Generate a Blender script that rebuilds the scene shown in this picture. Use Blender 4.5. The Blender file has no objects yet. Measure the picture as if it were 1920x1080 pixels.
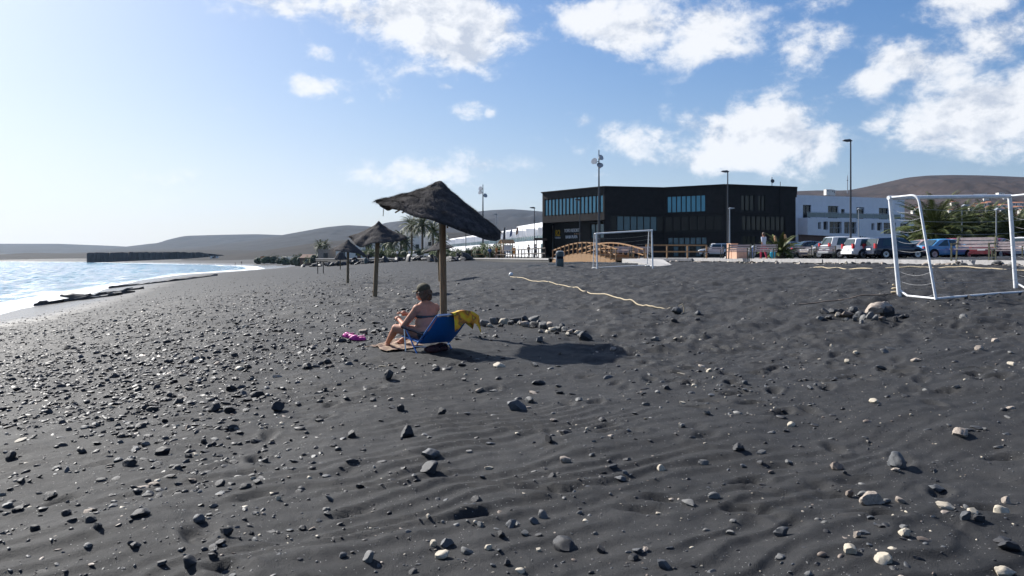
import bpy, bmesh, math, random
import numpy as np
from mathutils import Vector, Matrix
random.seed(7); rng = np.random.default_rng(7)
R = math.radians
sc = bpy.context.scene
COL = sc.collection
EYE = 4.6            # eye height over the sea; the ground under the camera is about 3.05
F = 1500.0           # focal length for a 1920 px wide picture

# ------------------------------------------------------------------ camera
cam = bpy.data.cameras.new('camera'); co = bpy.data.objects.new('camera', cam); COL.objects.link(co)
co.location = (0, 0, EYE); co.rotation_euler = (R(90), 0, 0)
cam.sensor_width = 36; cam.lens = 36*F/1920; cam.shift_y = -60/1920
cam.clip_start = 0.05; cam.clip_end = 20000
sc.camera = co

# ------------------------------------------------------------------ light, sky, exposure
SUN_EL, SUN_AZ = R(35.5), R(-47)         # azimuth from +Y, negative to the left
SKY_STRENGTH = 0.062
sun = bpy.data.lights.new('sun', 'SUN'); so = bpy.data.objects.new('sun', sun); COL.objects.link(so)
sun.energy = 5.0; sun.angle = R(0.5); sun.color = (1.0, 0.965, 0.91)
sd = Vector((math.sin(SUN_AZ)*math.cos(SUN_EL), math.cos(SUN_AZ)*math.cos(SUN_EL), math.sin(SUN_EL)))
so.rotation_euler = (-sd).to_track_quat('-Z', 'Y').to_euler()
sc.view_settings.view_transform = 'Standard'; sc.view_settings.look = 'None'
sc.view_settings.exposure = 0.98; sc.view_settings.gamma = 1.0; sc.view_settings.use_curve_mapping = False
sc.cycles.use_denoising = True
sc.cycles.max_bounces = 6; sc.cycles.diffuse_bounces = 2; sc.cycles.glossy_bounces = 3
sc.cycles.transmission_bounces = 4; sc.cycles.volume_bounces = 0; sc.cycles.transparent_max_bounces = 6
sc.cycles.sample_clamp_indirect = 4.0
sc.cycles.caustics_reflective = False; sc.cycles.caustics_refractive = False

def build_world():
    w = bpy.data.worlds.new('World'); sc.world = w; w.use_nodes = True
    nt = w.node_tree; N = nt.nodes; L = nt.links
    for n in list(N): N.remove(n)
    out = N.new('ShaderNodeOutputWorld'); bg = N.new('ShaderNodeBackground'); bg.inputs[1].default_value = SKY_STRENGTH
    L.new(bg.outputs[0], out.inputs[0])
    sky = N.new('ShaderNodeTexSky'); sky.sky_type = 'NISHITA'; sky.sun_disc = False
    sky.sun_elevation = SUN_EL; sky.sun_rotation = SUN_AZ
    sky.air_density = 1.0; sky.dust_density = 1.7; sky.ozone_density = 3.0; sky.altitude = 10
    def math_(op, a, b=None, c=None, clamp=False):
        n = N.new('ShaderNodeMath'); n.operation = op; n.use_clamp = clamp
        for i, v in enumerate((a, b, c)):
            if v is None: continue
            if isinstance(v, (int, float)): n.inputs[i].default_value = v
            else: L.new(v, n.inputs[i])
        return n.outputs[0]
    tc = N.new('ShaderNodeTexCoord'); sep = N.new('ShaderNodeSeparateXYZ'); L.new(tc.outputs['Generated'], sep.inputs[0])
    az = math_('ARCTAN2', sep.outputs[0], sep.outputs[1]); el = math_('ARCSINE', sep.outputs[2])
    comb = N.new('ShaderNodeCombineXYZ'); L.new(az, comb.inputs[0]); L.new(el, comb.inputs[1])
    def noise(scale, detail, rough, sy=1.0, off=(0, 0, 0), dist=0.0):
        mp = N.new('ShaderNodeMapping'); mp.inputs['Scale'].default_value = (1, sy, 1); mp.inputs['Location'].default_value = off
        L.new(comb.outputs[0], mp.inputs[0])
        n = N.new('ShaderNodeTexNoise'); n.inputs['Scale'].default_value = scale; n.inputs['Detail'].default_value = detail
        n.inputs['Roughness'].default_value = rough; n.inputs['Distortion'].default_value = dist
        L.new(mp.outputs[0], n.inputs['Vector']); return n.outputs['Fac']
    n1 = noise(11, 9, 0.6, 1.5, (3.1, 1.7, 0.4), 0.25); n2 = noise(30, 8, 0.66, 1.3, (0.2, 5.0, 2.0), 0.2); n1o = noise(11, 9, 0.6, 1.5, (3.1-.030, 1.7+.036, 0.4), 0.25); n2o = noise(30, 8, 0.66, 1.3, (0.2-.012, 5.0+.014, 2.0), 0.2); n3 = noise(9, 5, 0.55, 1.4, (7.3, 2.2, 0))
    # cumulus banks: azimuth, elevation, half sizes (degrees) and weight
    px = [(800,40,175,62,1),(690,22,130,45,.9),(868,95,80,42,.9),(560,8,110,26,.9),(600,95,38,18,.8),(585,160,50,18,.75),(738,182,28,28,.5),
          (866,210,32,20,.72),(918,212,12,8,.6),(836,163,15,7,.55),(1170,35,120,52,1),(1340,45,95,55,1),(1085,38,60,34,.85),(1178,84,24,16,.7),(1300,92,70,16,.7),
          (1515,82,58,40,.85),(1525,12,60,24,.7),(1800,5,100,32,.85),(1640,152,46,22,.9),(1735,112,90,34,.95),(1865,75,85,38,.95),(1840,205,110,62,1.05),
          (1910,180,70,62,1),(1745,252,70,30,.9),(1405,250,128,55,1.1),(1350,298,105,30,1),(1505,268,85,46,.95),(1195,262,105,36,.85),(1232,302,62,16,.7),
          (1140,325,45,8,.6),(1099,228,24,12,.72),(1640,237,32,15,.8),(1630,286,18,7,.45),(780,325,130,26,.62),(925,306,85,22,.7),(272,345,95,26,.45),(655,188,14,8,.45),(430,206,20,8,.4),(40,365,90,30,.4),(1320,72,60,30,.7)]
    tot = None
    for (x, y, rx, ry, wt) in px:
        a = math.atan((x-960)/F); e = math.atan((480-y)/F*math.cos(a)); k = math.cos(a)**2
        s = N.new('ShaderNodeVectorMath'); s.operation = 'SUBTRACT'; L.new(comb.outputs[0], s.inputs[0]); s.inputs[1].default_value = (a, e, 0)
        m = N.new('ShaderNodeVectorMath'); m.operation = 'MULTIPLY'; L.new(s.outputs[0], m.inputs[0]); m.inputs[1].default_value = (F/(rx*k*1.25), F/(ry*1.25), 0)
        d = N.new('ShaderNodeVectorMath'); d.operation = 'DOT_PRODUCT'; L.new(m.outputs[0], d.inputs[0]); L.new(m.outputs[0], d.inputs[1])
        g = math_('MULTIPLY', math_('EXPONENT', math_('MULTIPLY', d.outputs['Value'], -0.9)), wt)
        tot = g if tot is None else math_('MAXIMUM', math_('ADD', tot, math_('MULTIPLY', g, 0.15)), g)
    # the same broken cumulus goes on over the rest of the sky
    rest = math_('MULTIPLY', math_('SUBTRACT', noise(3.0, 3, .5, 1.6, (2, 9, 4)), 0.44), 5.0, clamp=True)
    outside = math_('MAXIMUM', math_('MULTIPLY', math_('SUBTRACT', el, 0.33), 12, clamp=True), math_('MULTIPLY', math_('SUBTRACT', math_('ABSOLUTE', az), 0.62), 10, clamp=True))
    outside = math_('MULTIPLY', outside, math_('MULTIPLY', math_('SUBTRACT', el, 0.02), 12, clamp=True))
    tot = math_('MAXIMUM', tot, math_('MULTIPLY', math_('MULTIPLY', rest, outside), 0.8))
    fld = math_('ADD', math_('MULTIPLY', tot, .95), math_('ADD', math_('MULTIPLY', math_('SUBTRACT', n1, .5), 2.1), math_('MULTIPLY', math_('SUBTRACT', n2, .5), 1.0)))
    gate = math_('MULTIPLY', tot, 3.2, clamp=True)
    mr = N.new('ShaderNodeMapRange'); mr.interpolation_type = 'SMOOTHERSTEP'; mr.inputs[1].default_value = 0.27; mr.inputs[2].default_value = 1.0
    L.new(fld, mr.inputs[0]); mask = math_('MULTIPLY', mr.outputs[0], gate, clamp=True); mask = math_('MULTIPLY', mask, 0.93)
    # thick middles are a little greyer than the sunlit rims
    thick = N.new('ShaderNodeMapRange'); thick.interpolation_type = 'SMOOTHSTEP'; thick.inputs[1].default_value = 0.75; thick.inputs[2].default_value = 1.25
    L.new(math_('ADD', fld, math_('MULTIPLY', math_('SUBTRACT', n3, .5), 1.6)), thick.inputs[0])
    lit = math_('ADD', math_('MULTIPLY', math_('SUBTRACT', n1o, n1), 5.5), math_('MULTIPLY', math_('SUBTRACT', n2o, n2), 2.5))
    shade = math_('ADD', math_('MULTIPLY', thick.outputs[0], .55), lit, clamp=True)
    cc = N.new('ShaderNodeMix'); cc.data_type = 'RGBA'; L.new(shade, cc.inputs['Factor'])
    cc.inputs['A'].default_value = (8.1, 8.15, 8.3, 1); cc.inputs['B'].default_value = (4.9, 5.3, 6.1, 1)
    mix = N.new('ShaderNodeMix'); mix.data_type = 'RGBA'; L.new(mask, mix.inputs['Factor'])
    hs = N.new('ShaderNodeHueSaturation'); hs.inputs['Saturation'].default_value = 1.32; hs.inputs['Value'].default_value = 1.0; L.new(sky.outputs[0], hs.inputs['Color'])
    # film shoulder of the bright sky round the sun: c / (1 + c / 11)
    wb = N.new('ShaderNodeVectorMath'); wb.operation = 'MULTIPLY'; L.new(hs.outputs[0], wb.inputs[0]); wb.inputs[1].default_value = (.87, .985, 1.23)
    dv = N.new('ShaderNodeVectorMath'); dv.operation = 'MULTIPLY_ADD'; L.new(wb.outputs[0], dv.inputs[0]); dv.inputs[1].default_value = (1/26, 1/26, 1/26); dv.inputs[2].default_value = (1, 1, 1)
    sh = N.new('ShaderNodeVectorMath'); sh.operation = 'DIVIDE'; L.new(wb.outputs[0], sh.inputs[0]); L.new(dv.outputs[0], sh.inputs[1]); 
    # marine haze whitens the sky towards the horizon, most of all under the sun
    dz = math_('SUBTRACT', az, SUN_AZ); glow = math_('EXPONENT', math_('MULTIPLY', math_('MULTIPLY', dz, dz), -2.2))
    hzf = math_('MULTIPLY', math_('EXPONENT', math_('MULTIPLY', math_('MAXIMUM', el, 0.0), -9.0)), math_('MULTIPLY_ADD', glow, .62, .30), clamp=True)
    hm = N.new('ShaderNodeMix'); hm.data_type = 'RGBA'; L.new(hzf, hm.inputs['Factor']); L.new(sh.outputs[0], hm.inputs['A']); hm.inputs['B'].default_value = (7.95, 8.1, 8.4, 1)
    L.new(hm.outputs['Result'], mix.inputs['A']); L.new(cc.outputs['Result'], mix.inputs['B'])
    L.new(mix.outputs['Result'], bg.inputs[0])
build_world()

# ------------------------------------------------------------------ helpers
def tag(o, label=None, cat=None, group=None, kind=None):
    if label: o['label'] = label
    if cat: o['category'] = cat
    if group: o['group'] = group
    if kind: o['kind'] = kind
    return o
def thing(name, label, cat, loc=(0, 0, 0), rotz=0, group=None):
    o = bpy.data.objects.new(name, None); COL.objects.link(o); o.empty_display_size = .1
    o.location = loc; o.rotation_euler = (0, 0, rotz)
    return tag(o, label, cat, group)
def copy_tree(o, parent=None):
    c = o.copy(); COL.objects.link(c); c.parent = parent
    for ch in list(o.children): copy_tree(ch, c)
    return c

class MB:
    def __init__(s): s.v = []; s.f = []
    def add(s, vs, fs):
        b = len(s.v); s.v.extend([tuple(p) for p in vs]); s.f.extend([tuple(i+b for i in f) for f in fs]); return s
    def box(s, c, size, m=None):
        c = Vector(c); h = [x/2 for x in size]
        vs = [Vector((x*h[0], y*h[1], z*h[2])) for x in (-1, 1) for y in (-1, 1) for z in (-1, 1)]
        if m is not None: vs = [m @ v for v in vs]
        return s.add([v+c for v in vs], [(0,1,3,2),(4,6,7,5),(0,4,5,1),(2,3,7,6),(0,2,6,4),(1,5,7,3)])
    def bar(s, a, b, w, h=None, up=(0, 0, 1)):
        a, b = Vector(a), Vector(b); h = h or w; d = (b-a); l = d.length
        if l < 1e-6: return s
        d /= l; u = Vector(up)
        if abs(d.dot(u)) > .98: u = Vector((0, 1, 0))
        x = d.cross(u).normalized(); y = x.cross(d)
        vs = [p + x*(i*w/2) + y*(j*h/2) for p in (a, b) for (i, j) in ((-1,-1),(1,-1),(1,1),(-1,1))]
        return s.add(vs, [(0,1,2,3),(7,6,5,4),(0,4,5,1),(1,5,6,2),(2,6,7,3),(3,7,4,0)])
    def tube(s, pts, r, n=10, cap=True):
        pts = [Vector(p) for p in pts]; k = len(pts); rs = r if isinstance(r, (list, tuple)) else [r]*k
        ref = None; rings = []
        for i, p in enumerate(pts):
            d = (pts[min(i+1, k-1)] - pts[max(i-1, 0)]).normalized()
            if ref is None: ref = Vector((0, 0, 1)) if abs(d.z) < .9 else Vector((1, 0, 0))
            x = (ref - d*ref.dot(d)).normalized(); ref = x; y = d.cross(x)
            rings.append([p + (x*math.cos(2*math.pi*j/n) + y*math.sin(2*math.pi*j/n))*rs[i] for j in range(n)])
        fs = [(i*n+j, i*n+(j+1) % n, (i+1)*n+(j+1) % n, (i+1)*n+j) for i in range(k-1) for j in range(n)]
        if cap: fs += [tuple(range(n-1, -1, -1)), tuple(range((k-1)*n, k*n))]
        return s.add([p for q in rings for p in q], fs)
    def lathe(s, prof, n=16, c=(0, 0, 0), m=None):
        c = Vector(c); vs = []
        for (r, z) in prof:
            for j in range(n):
                v = Vector((r*math.cos(2*math.pi*j/n), r*math.sin(2*math.pi*j/n), z))
                vs.append((m @ v if m is not None else v) + c)
        k = len(prof)
        fs = [(i*n+j, i*n+(j+1) % n, (i+1)*n+(j+1) % n, (i+1)*n+j) for i in range(k-1) for j in range(n)]
        fs += [tuple(range(n-1, -1, -1)), tuple(range((k-1)*n, k*n))]
        return s.add(vs, fs)
    def grid(s, P):
        a, b = len(P), len(P[0])
        return s.add([p for q in P for p in q], [(i*b+j, (i+1)*b+j, (i+1)*b+j+1, i*b+j+1) for i in range(a-1) for j in range(b-1)])
    def prism(s, poly, ext):
        n = len(poly); e = Vector(ext); a = [Vector(p) for p in poly]
        return s.add(a+[p+e for p in a], [tuple(range(n-1, -1, -1)), tuple(range(n, 2*n))]+[(i, (i+1) % n, n+(i+1) % n, n+i) for i in range(n)])
def mesh_from(name, v, f, smooth=False, sharp=None):
    me = bpy.data.meshes.new(name); me.from_pydata(v, [], f); me.update()
    if smooth:
        me.polygons.foreach_set('use_smooth', [True]*len(me.polygons))
        if sharp: me.set_sharp_from_angle(angle=R(sharp))
    return me
def obj(name, mb, mat, parent=None, smooth=False, world=False, sharp=40, fix=True):
    """links one mesh object; world=True: the vertices are world coordinates although the object has a parent"""
    v = mb.v
    if world and parent is not None:
        inv = parent.matrix_basis.inverted() if parent.parent is None else (parent.parent.matrix_basis @ parent.matrix_basis).inverted()
        v = [inv @ Vector(p) for p in v]
    me = mesh_from(name, v, mb.f, smooth, sharp)
    if fix:
        bm = bmesh.new(); bm.from_mesh(me); bmesh.ops.recalc_face_normals(bm, faces=bm.faces); bm.to_mesh(me); bm.free()
    if isinstance(mat, (list, tuple)):
        for m in mat: me.materials.append(m)
    else: me.materials.append(mat)
    o = bpy.data.objects.new(name, me); COL.objects.link(o)
    if parent is not None: o.parent = parent
    return o
def big_mesh(name, V, Q, mat, smooth=True):
    me = bpy.data.meshes.new(name); n = len(V); m = len(Q); k = Q.shape[1]
    me.vertices.add(n); me.vertices.foreach_set('co', np.ascontiguousarray(V, dtype=np.float32).ravel())
    me.loops.add(m*k); me.loops.foreach_set('vertex_index', np.ascontiguousarray(Q, dtype=np.int32).ravel())
    me.polygons.add(m); me.polygons.foreach_set('loop_start', np.arange(0, m*k, k, dtype=np.int32))
    me.polygons.foreach_set('use_smooth', np.full(m, smooth, dtype=bool))
    me.update(calc_edges=True); me.validate(); me.materials.append(mat)
    o = bpy.data.objects.new(name, me); COL.objects.link(o); return o

# ------------------------------------------------------------------ materials
def mat(name, c, rough=.7, var=.18, scale=6., bump=0., metal=0., spec=.4, c2=None, bscale=None, stretch=None, coat=0., attr=None):
    m = bpy.data.materials.new(name); m.use_nodes = True; nt = m.node_tree; N = nt.nodes; L = nt.links
    p = N['Principled BSDF']; p.inputs['Roughness'].default_value = rough; p.inputs['Metallic'].default_value = metal
    p.inputs['Specular IOR Level'].default_value = spec; p.inputs['Coat Weight'].default_value = coat
    c = tuple(c); c2 = tuple(c2) if c2 else tuple(x*(1-var) for x in c); chi = c if c2 else c
    tc = N.new('ShaderNodeTexCoord'); src = tc.outputs['Object']
    if stretch:
        mp = N.new('ShaderNodeMapping'); mp.inputs['Scale'].default_value = stretch; L.new(src, mp.inputs[0]); src = mp.outputs[0]
    nz = N.new('ShaderNodeTexNoise'); nz.inputs['Scale'].default_value = scale; nz.inputs['Detail'].default_value = 5; nz.inputs['Roughness'].default_value = .62
    L.new(src, nz.inputs['Vector'])
    rp = N.new('ShaderNodeValToRGB'); rp.color_ramp.elements[0].position = .34; rp.color_ramp.elements[1].position = .66
    rp.color_ramp.elements[0].color = (*c2, 1); rp.color_ramp.elements[1].color = (*[min(1, x*(1+var*.35)) for x in c], 1)
    L.new(nz.outputs['Fac'], rp.inputs[0]); L.new(rp.outputs[0], p.inputs['Base Color'])
    if bump:
        nb = N.new('ShaderNodeTexNoise'); nb.inputs['Scale'].default_value = bscale or scale*4; nb.inputs['Detail'].default_value = 4
        L.new(src, nb.inputs['Vector'])
        b = N.new('ShaderNodeBump'); b.inputs['Strength'].default_value = bump; b.inputs['Distance'].default_value = .02
        L.new(nb.outputs['Fac'], b.inputs['Height']); L.new(b.outputs[0], p.inputs['Normal'])
    return m
M = {}
def mk(name, *a, **k): M[name] = mat(name, *a, **k); return M[name]
mk('basalt', (.024, .025, .029), .6, .4, 9, .35, spec=.35)
mk('blue_stone', (.058, .063, .071), .6, .35, 8, .3, spec=.45)
mk('grey_stone', (.115, .115, .113), .65, .3, 8, .3)
mk('cream_stone', (.42, .37, .29), .7, .25, 10, .25)
mk('brown_stone', (.16, .125, .10), .7, .35, 9, .3)
mk('tan_rock', (.34, .29, .24), .8, .35, 5, .5, c2=(.2, .165, .14))
mk('riprap', (.030, .030, .034), .6, .5, 3, .5)
mk('white_paint', (.78, .79, .80), .45, .16, 7)
mk('worn_white', (.70, .71, .72), .45, .14, 9)
mk('pole_wood', (.22, .15, .085), .75, .4, 8, .3, stretch=(6, 6, .7))
mk('bridge_wood', (.33, .19, .088), .65, .35, 5, .25, stretch=(3, 3, 3))
mk('bench_wood', (.44, .37, .36), .7, .3, 6, .2)
mk('bench_iron', (.13, .125, .07), .6, .25, 8)
mk('thatch', (.080, .074, .073), .95, .5, 30, .6, spec=.1, c2=(.030, .028, .029), bscale=90)
mk('thatch_fibre', (.11, .10, .098), .9, .5, 8, spec=.15, c2=(.035, .033, .034))
mk('straw_orange', (.35, .2, .07), .9, .4, 8)
mk('skin', (.42, .205, .135), .6, .14, 14, .1, spec=.2)
mk('hair', (.10, .058, .032), .5, .5, 40, .6, stretch=(3, 3, 1))
mk('cap_cloth', (.062, .055, .034), .85, .25, 30, .3)
mk('blue_fabric', (.008, .15, .55), .6, .15, 40, .25)
mk('aluminium', (.62, .64, .67), .3, .1, 20, metal=.9)
mk('blue_tube', (.05, .16, .42), .35, .1, 20, metal=.3)
mk('black_plastic', (.018, .019, .028), .8, .2, 10, spec=.0)
mk('pink_rubber', (.52, .03, .28), .5, .2, 12)
mk('rope', (.52, .43, .29), .9, .4, 60, .6)
mk('plank', (.50, .44, .36), .8, .3, 10, .3)
mk('promenade_paving', (.32, .31, .30), .85, .2, 3, .2)
mk('kerb_stone', (.34, .33, .325), .8, .2, 4, .2)
mk('concrete', (.45, .44, .42), .85, .2, 4, .2)
mk('dark_wall', (.035, .034, .034), .8, .4, 2, .4)
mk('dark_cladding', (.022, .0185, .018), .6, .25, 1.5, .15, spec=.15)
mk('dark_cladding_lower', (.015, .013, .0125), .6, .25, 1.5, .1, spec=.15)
mk('white_render', (.84, .84, .85), .85, .06, 1.2, .1)
mk('white_grey', (.64, .65, .67), .85, .08, 1.2)
mk('brown_wall', (.14, .075, .05), .85, .2, 2)
mk('window_dark', (.02, .022, .025), .08, .2, 3, spec=.6)
mk('asphalt', (.055, .055, .057), .9, .2, 2, .2)
mk('pole_dark', (.05, .055, .065), .4, .2, 8, metal=.4)
mk('pole_grey', (.36, .38, .40), .4, .15, 8, metal=.3)
mk('bin_green', (.05, .075, .08), .5, .2, 8)
mk('palm_leaf', (.115, .135, .036), .55, .45, 1.2, spec=.25, c2=(.035, .05, .016))
mk('palm_leaf_dark', (.080, .098, .030), .55, .45, 1.2, spec=.22, c2=(.02, .03, .012))
mk('palm_trunk', (.12, .085, .055), .9, .4, 9, .8)
mk('hedge_leaf', (.10, .135, .035), .7, .5, 2.5, spec=.2, c2=(.045, .07, .02))
mk('hedge_dark', (.02, .032, .012), .8, .4, 3)
mk('orange_bag', (.60, .30, .14), .8, .2, 8)
mk('terracotta', (.42, .17, .085), .8, .3, 4)
mk('house_white', (.72, .69, .63), .85, .1, 3)
mk('tyre', (.012, .012, .012), .8, .2, 20)
mk('rim', (.45, .46, .48), .3, .1, 8, metal=.7)
mk('car_glass', (.03, .045, .045), .04, .1, 3, spec=.9)
mk('light_red', (.42, .015, .02), .15, .1, 3, coat=.6)
mk('light_orange', (.65, .2, .03), .2, .1, 3)
mk('light_clear', (.75, .78, .8), .1, .05, 3)
mk('plate', (.8, .8, .8), .4, .04, 8)
mk('terracotta_crate', (.62, .38, .26), .8, .15, 6)
mk('net', (.5, .5, .5), .7, .1, 8)
mk('sandbag', (.62, .6, .56), .9, .2, 14, .3)
def paint(name, c): return mk('car_'+name, c, .25, .05, 2, spec=.5, coat=.6)
for nm, c in dict(white=(.75, .75, .76), silver=(.50, .52, .54), beige=(.55, .50, .42), navy=(.018, .026, .05), black=(.012, .012, .014), sky=(.07, .27, .52), red=(.16, .010, .016), wine=(.13, .015, .022), pink=(.45, .30, .27)).items(): paint(nm, c)

def glass_pane(name, c, rough=.03, metal=.0, spec=.8):
    m = mat(name, c, rough, .15, .6, spec=spec, metal=metal); return m
M['glass_blue_reflect'] = glass_pane('glass_blue_reflect', (.055, .23, .33), .12, .35)  # the blue that these panes reflect is put into their base colour
M['glass_blue_reflect2'] = glass_pane('glass_blue_reflect2', (.02, .075, .11), .08, .3)
M['glass_dark'] = glass_pane('glass_dark', (.008, .008, .009), .1, .0, .22)
M['glass_brown_reflect'] = glass_pane('glass_brown_reflect', (.040, .034, .026), .15, .1, .4)  # brownish reflection put into the pane colour
M['glass_rail'] = glass_pane('glass_rail', (.13, .19, .21), .1, .1, .6)

# ------------------------------------------------------------------ noise and the lie of the land
_perm = rng.permutation(1 << 12)
def _hash(i, j, s): return _perm[(_perm[(i + s*131) & 4095] + j) & 4095]
def vnoise(x, y, s=0):
    i = np.floor(x).astype(np.int64); j = np.floor(y).astype(np.int64); u = x-i; v = y-j
    u = u*u*u*(u*(u*6-15)+10); v = v*v*v*(v*(v*6-15)+10)
    g = lambda a, b: _hash(a, b, s)/4095.*2-1
    return (g(i, j)*(1-u)+g(i+1, j)*u)*(1-v) + (g(i, j+1)*(1-u)+g(i+1, j+1)*u)*v
def fbm(x, y, o=4, s=0, gain=.5):
    r = 0; a = 1.; 
    for k in range(o): r = r + a*vnoise(x*2**k+17.3*k, y*2**k-9.1*k, s+k); a *= gain
    return r
def sstep(a, b, x): t = np.clip((x-a)/(b-a), 0, 1); return t*t*(3-2*t)

CP = np.array([(0,0,3.05),(0,4,3.07),(3,4,3.12),(-3,4,2.99),(0,8,3.15),(5,8,3.4),(-6.4,10,2.75),(-1.13,13.3,3.25),(3,12,3.27),(1,11,3.19),(8,16.2,3.79),(11,17.4,3.9),(8.15,15.35,3.73),(11.25,16.5,3.82),(14,16,4.0),(10,8,3.7),(20,5,4.2),
 (-4.73,27.5,3.19),(-9.65,47,3.0),(-4,45,3.15),(0,38,3.6),(3.7,18,3.45),(4.6,43.3,3.88),(7.6,43,3.93),(17.5,28,4.27),(15.6,42,4.22),(12.9,57,4.2),(9.2,66,4.1),(2.8,47,4.0),(5,62,4.12),(1,80,3.95),
 (2.7,100,3.9),(-10,100,3.5),(-31,150,2.7),(-45,200,2.6),(-12.8,20,2.1),(-25.6,40,.85),(-39.4,61.6,0),(-53,100,0),(-82,203,0),(-88,276,0),(-112,345,0),(-148,406,0),(-212,476,0),(-306,575,0),(-401,627,0),(-683,657,0),
 (-70,80,-1),(-90,130,-1.5),(-60,60,-1),(-100,100,-2.5),(-200,200,-5),(-300,300,-6),(-100,0,-4),(-24,0,0),(-14,0,1.6),(-22,-50,0),(-60,-50,-3),(-600,300,-8),(-600,0,-8),(-40,90,.75),(-50,130,1.0),
 (24,40,4.43),(28,60,4.43),(40,110,4.5),(20,80,4.4),(0,-30,3.2),(20,-30,4.3),(0,130,4.2),(-8,130,4.1),(-20,245,4.3),(-25,175,4.1),(-60,300,2.5),(-90,364,.7),(-60,420,3),(-150,480,2.2),(-300,680,3),(-400,720,3),(0,600,6),(200,400,8),(200,100,6),(200,-100,6),(-700,760,3),(-1000,800,3),(0,1500,9),(1500,1500,9),(-1500,1500,6),(0,4000,10),(4000,0,9),(0,-1500,8)], float)
def _warp(x, y):
    r = np.hypot(x, y)+1e-9; k = np.log1p(r/7.)/r; return x*k, y*k
_cx, _cy = _warp(CP[:, 0], CP[:, 1])
def _U(r2): return np.where(r2 > 1e-12, .5*r2*np.log(r2+1e-12), 0)
_n = len(CP); _K = _U((_cx[:, None]-_cx)**2+(_cy[:, None]-_cy)**2)+np.eye(_n)*2e-3
_A = np.zeros((_n+3, _n+3)); _A[:_n, :_n] = _K; _A[:_n, _n] = 1; _A[:_n, _n+1] = _cx; _A[:_n, _n+2] = _cy; _A[_n:, :_n] = _A[:_n, _n:].T
_W = np.linalg.solve(_A, np.concatenate([CP[:, 2], np.zeros(3)]))
def G(x, y):
    x = np.asarray(x, float); y = np.asarray(y, float); sh = x.shape; x = x.ravel(); y = y.ravel(); out = np.empty(len(x))
    for a in range(0, len(x), 40000):
        u, v = _warp(x[a:a+40000], y[a:a+40000])
        out[a:a+40000] = _U((u[:, None]-_cx)**2+(v[:, None]-_cy)**2) @ _W[:_n] + _W[_n]+_W[_n+1]*u+_W[_n+2]*v
    return np.clip(out, -9, 12).reshape(sh)
# footprints: trails of slippers and bare feet across the sand
FOOT = []
for (x0, y0, hd, n, st) in ((-.9, 4.6, 20, 14, .62), (.15, 5.0, -12, 12, .66), (1.6, 6.3, 40, 12, .6), (2.4, 4.5, 62, 14, .62), (-2.2, 5.6, 75, 9, .6), (.5, 7.2, 95, 10, .6), (3.5, 7.5, 15, 14, .65), (-1.8, 4.3, -35, 7, .6)):
    h = R(hd); x, y = x0, y0
    for k in range(n):
        s = .11*(-1)**k
        if random.random() < .65: FOOT.append((x+s*math.cos(h+math.pi/2), y+s*math.sin(h+math.pi/2), h+random.gauss(0, .2), random.uniform(.6, 1.1)))
        x += st*math.cos(h)+random.gauss(0, .06); y += st*math.sin(h)+random.gauss(0, .06); h += random.gauss(0, .08)
for k in range(130):
    FOOT.append((random.uniform(1.5, 8.5), random.uniform(7.2, 13), random.uniform(0, 6.3), random.uniform(.7, 1.4)))
for k in range(40):
    FOOT.append((random.uniform(-3.2, 3.2), random.uniform(4.3, 9.5), random.uniform(0, 6.3), random.uniform(.25, .8)))
def D(x, y, coarse=False):
    """relief of the sand: wind ripples, hummocks, prints"""
    r = np.hypot(x, y); fade = 1-sstep(55, 75, r)
    d = .035*fbm(x*.55, y*.55, 3, 3) + .016*fbm(x*1.7+5, y*1.7, 3, 9)
    wx = x+.16*fbm(x*.8, y*.8, 3, 21); wy = y+.16*fbm(x*.8+9, y*.8, 3, 25)
    q = -.55*wx+.835*wy; t = .835*wx+.55*wy
    ph = q*2*math.pi/.20+2.2*vnoise(t*1.1, q*2.0, 40)+1.2*vnoise(t*2.7, q*4.5, 41)
    sn = np.sin(ph+.65*np.sin(ph+.6)); sn = np.where(sn > 0, sn**1.6*1.35, sn*.6); rip = sn*(.35+.65*sstep(-.45, .35, vnoise(t*.9, q*2.2, 48)))
    hum = vnoise(q*2.1, t*.75, 44)
    churn = np.clip(sstep(8.5, 12.5, y)*sstep(-.02, .12, x/np.maximum(y, .1)-.02) + .75*sstep(16, 22, y)*sstep(-.35, -.15, x/np.maximum(y, .1)), 0, 1)
    d += (1-churn*.8)*(.0125*rip*(.30+.70*sstep(-.55, .25, fbm(x*.35, y*.35, 2, 61)))+.020*hum)
    d += .0035*fbm(x*9, y*9, 3, 83)
    d += churn*(.048*fbm(x*2.3, y*2.3, 3, 71)+.02*fbm(x*6.5, y*6.5, 2, 77))
    if not coarse:
        for (fx, fy, h, k) in FOOT:
            m = (np.abs(x-fx) < .45) & (np.abs(y-fy) < .45)
            if not m.any(): continue
            dx = x[m]-fx; dy = y[m]-fy; u = dx*math.cos(h)+dy*math.sin(h); w = -dx*math.sin(h)+dy*math.cos(h)
            e = np.sqrt((u/.15)**2+(w/(.068+.012*np.tanh(u*12)))**2)
            d[m] += k*(-.040*(1-sstep(.3, 1.2, e)) + .010*np.exp(-((e-1.45)/.38)**2))*(1+.35*vnoise(x[m]*19, y[m]*19, 90))
    return d*fade
def H(x, y):
    x = np.atleast_1d(np.asarray(x, float)); y = np.atleast_1d(np.asarray(y, float)); return G(x, y)+D(x, y)
def h1(x, y): return float(H(x, y)[0])
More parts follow.
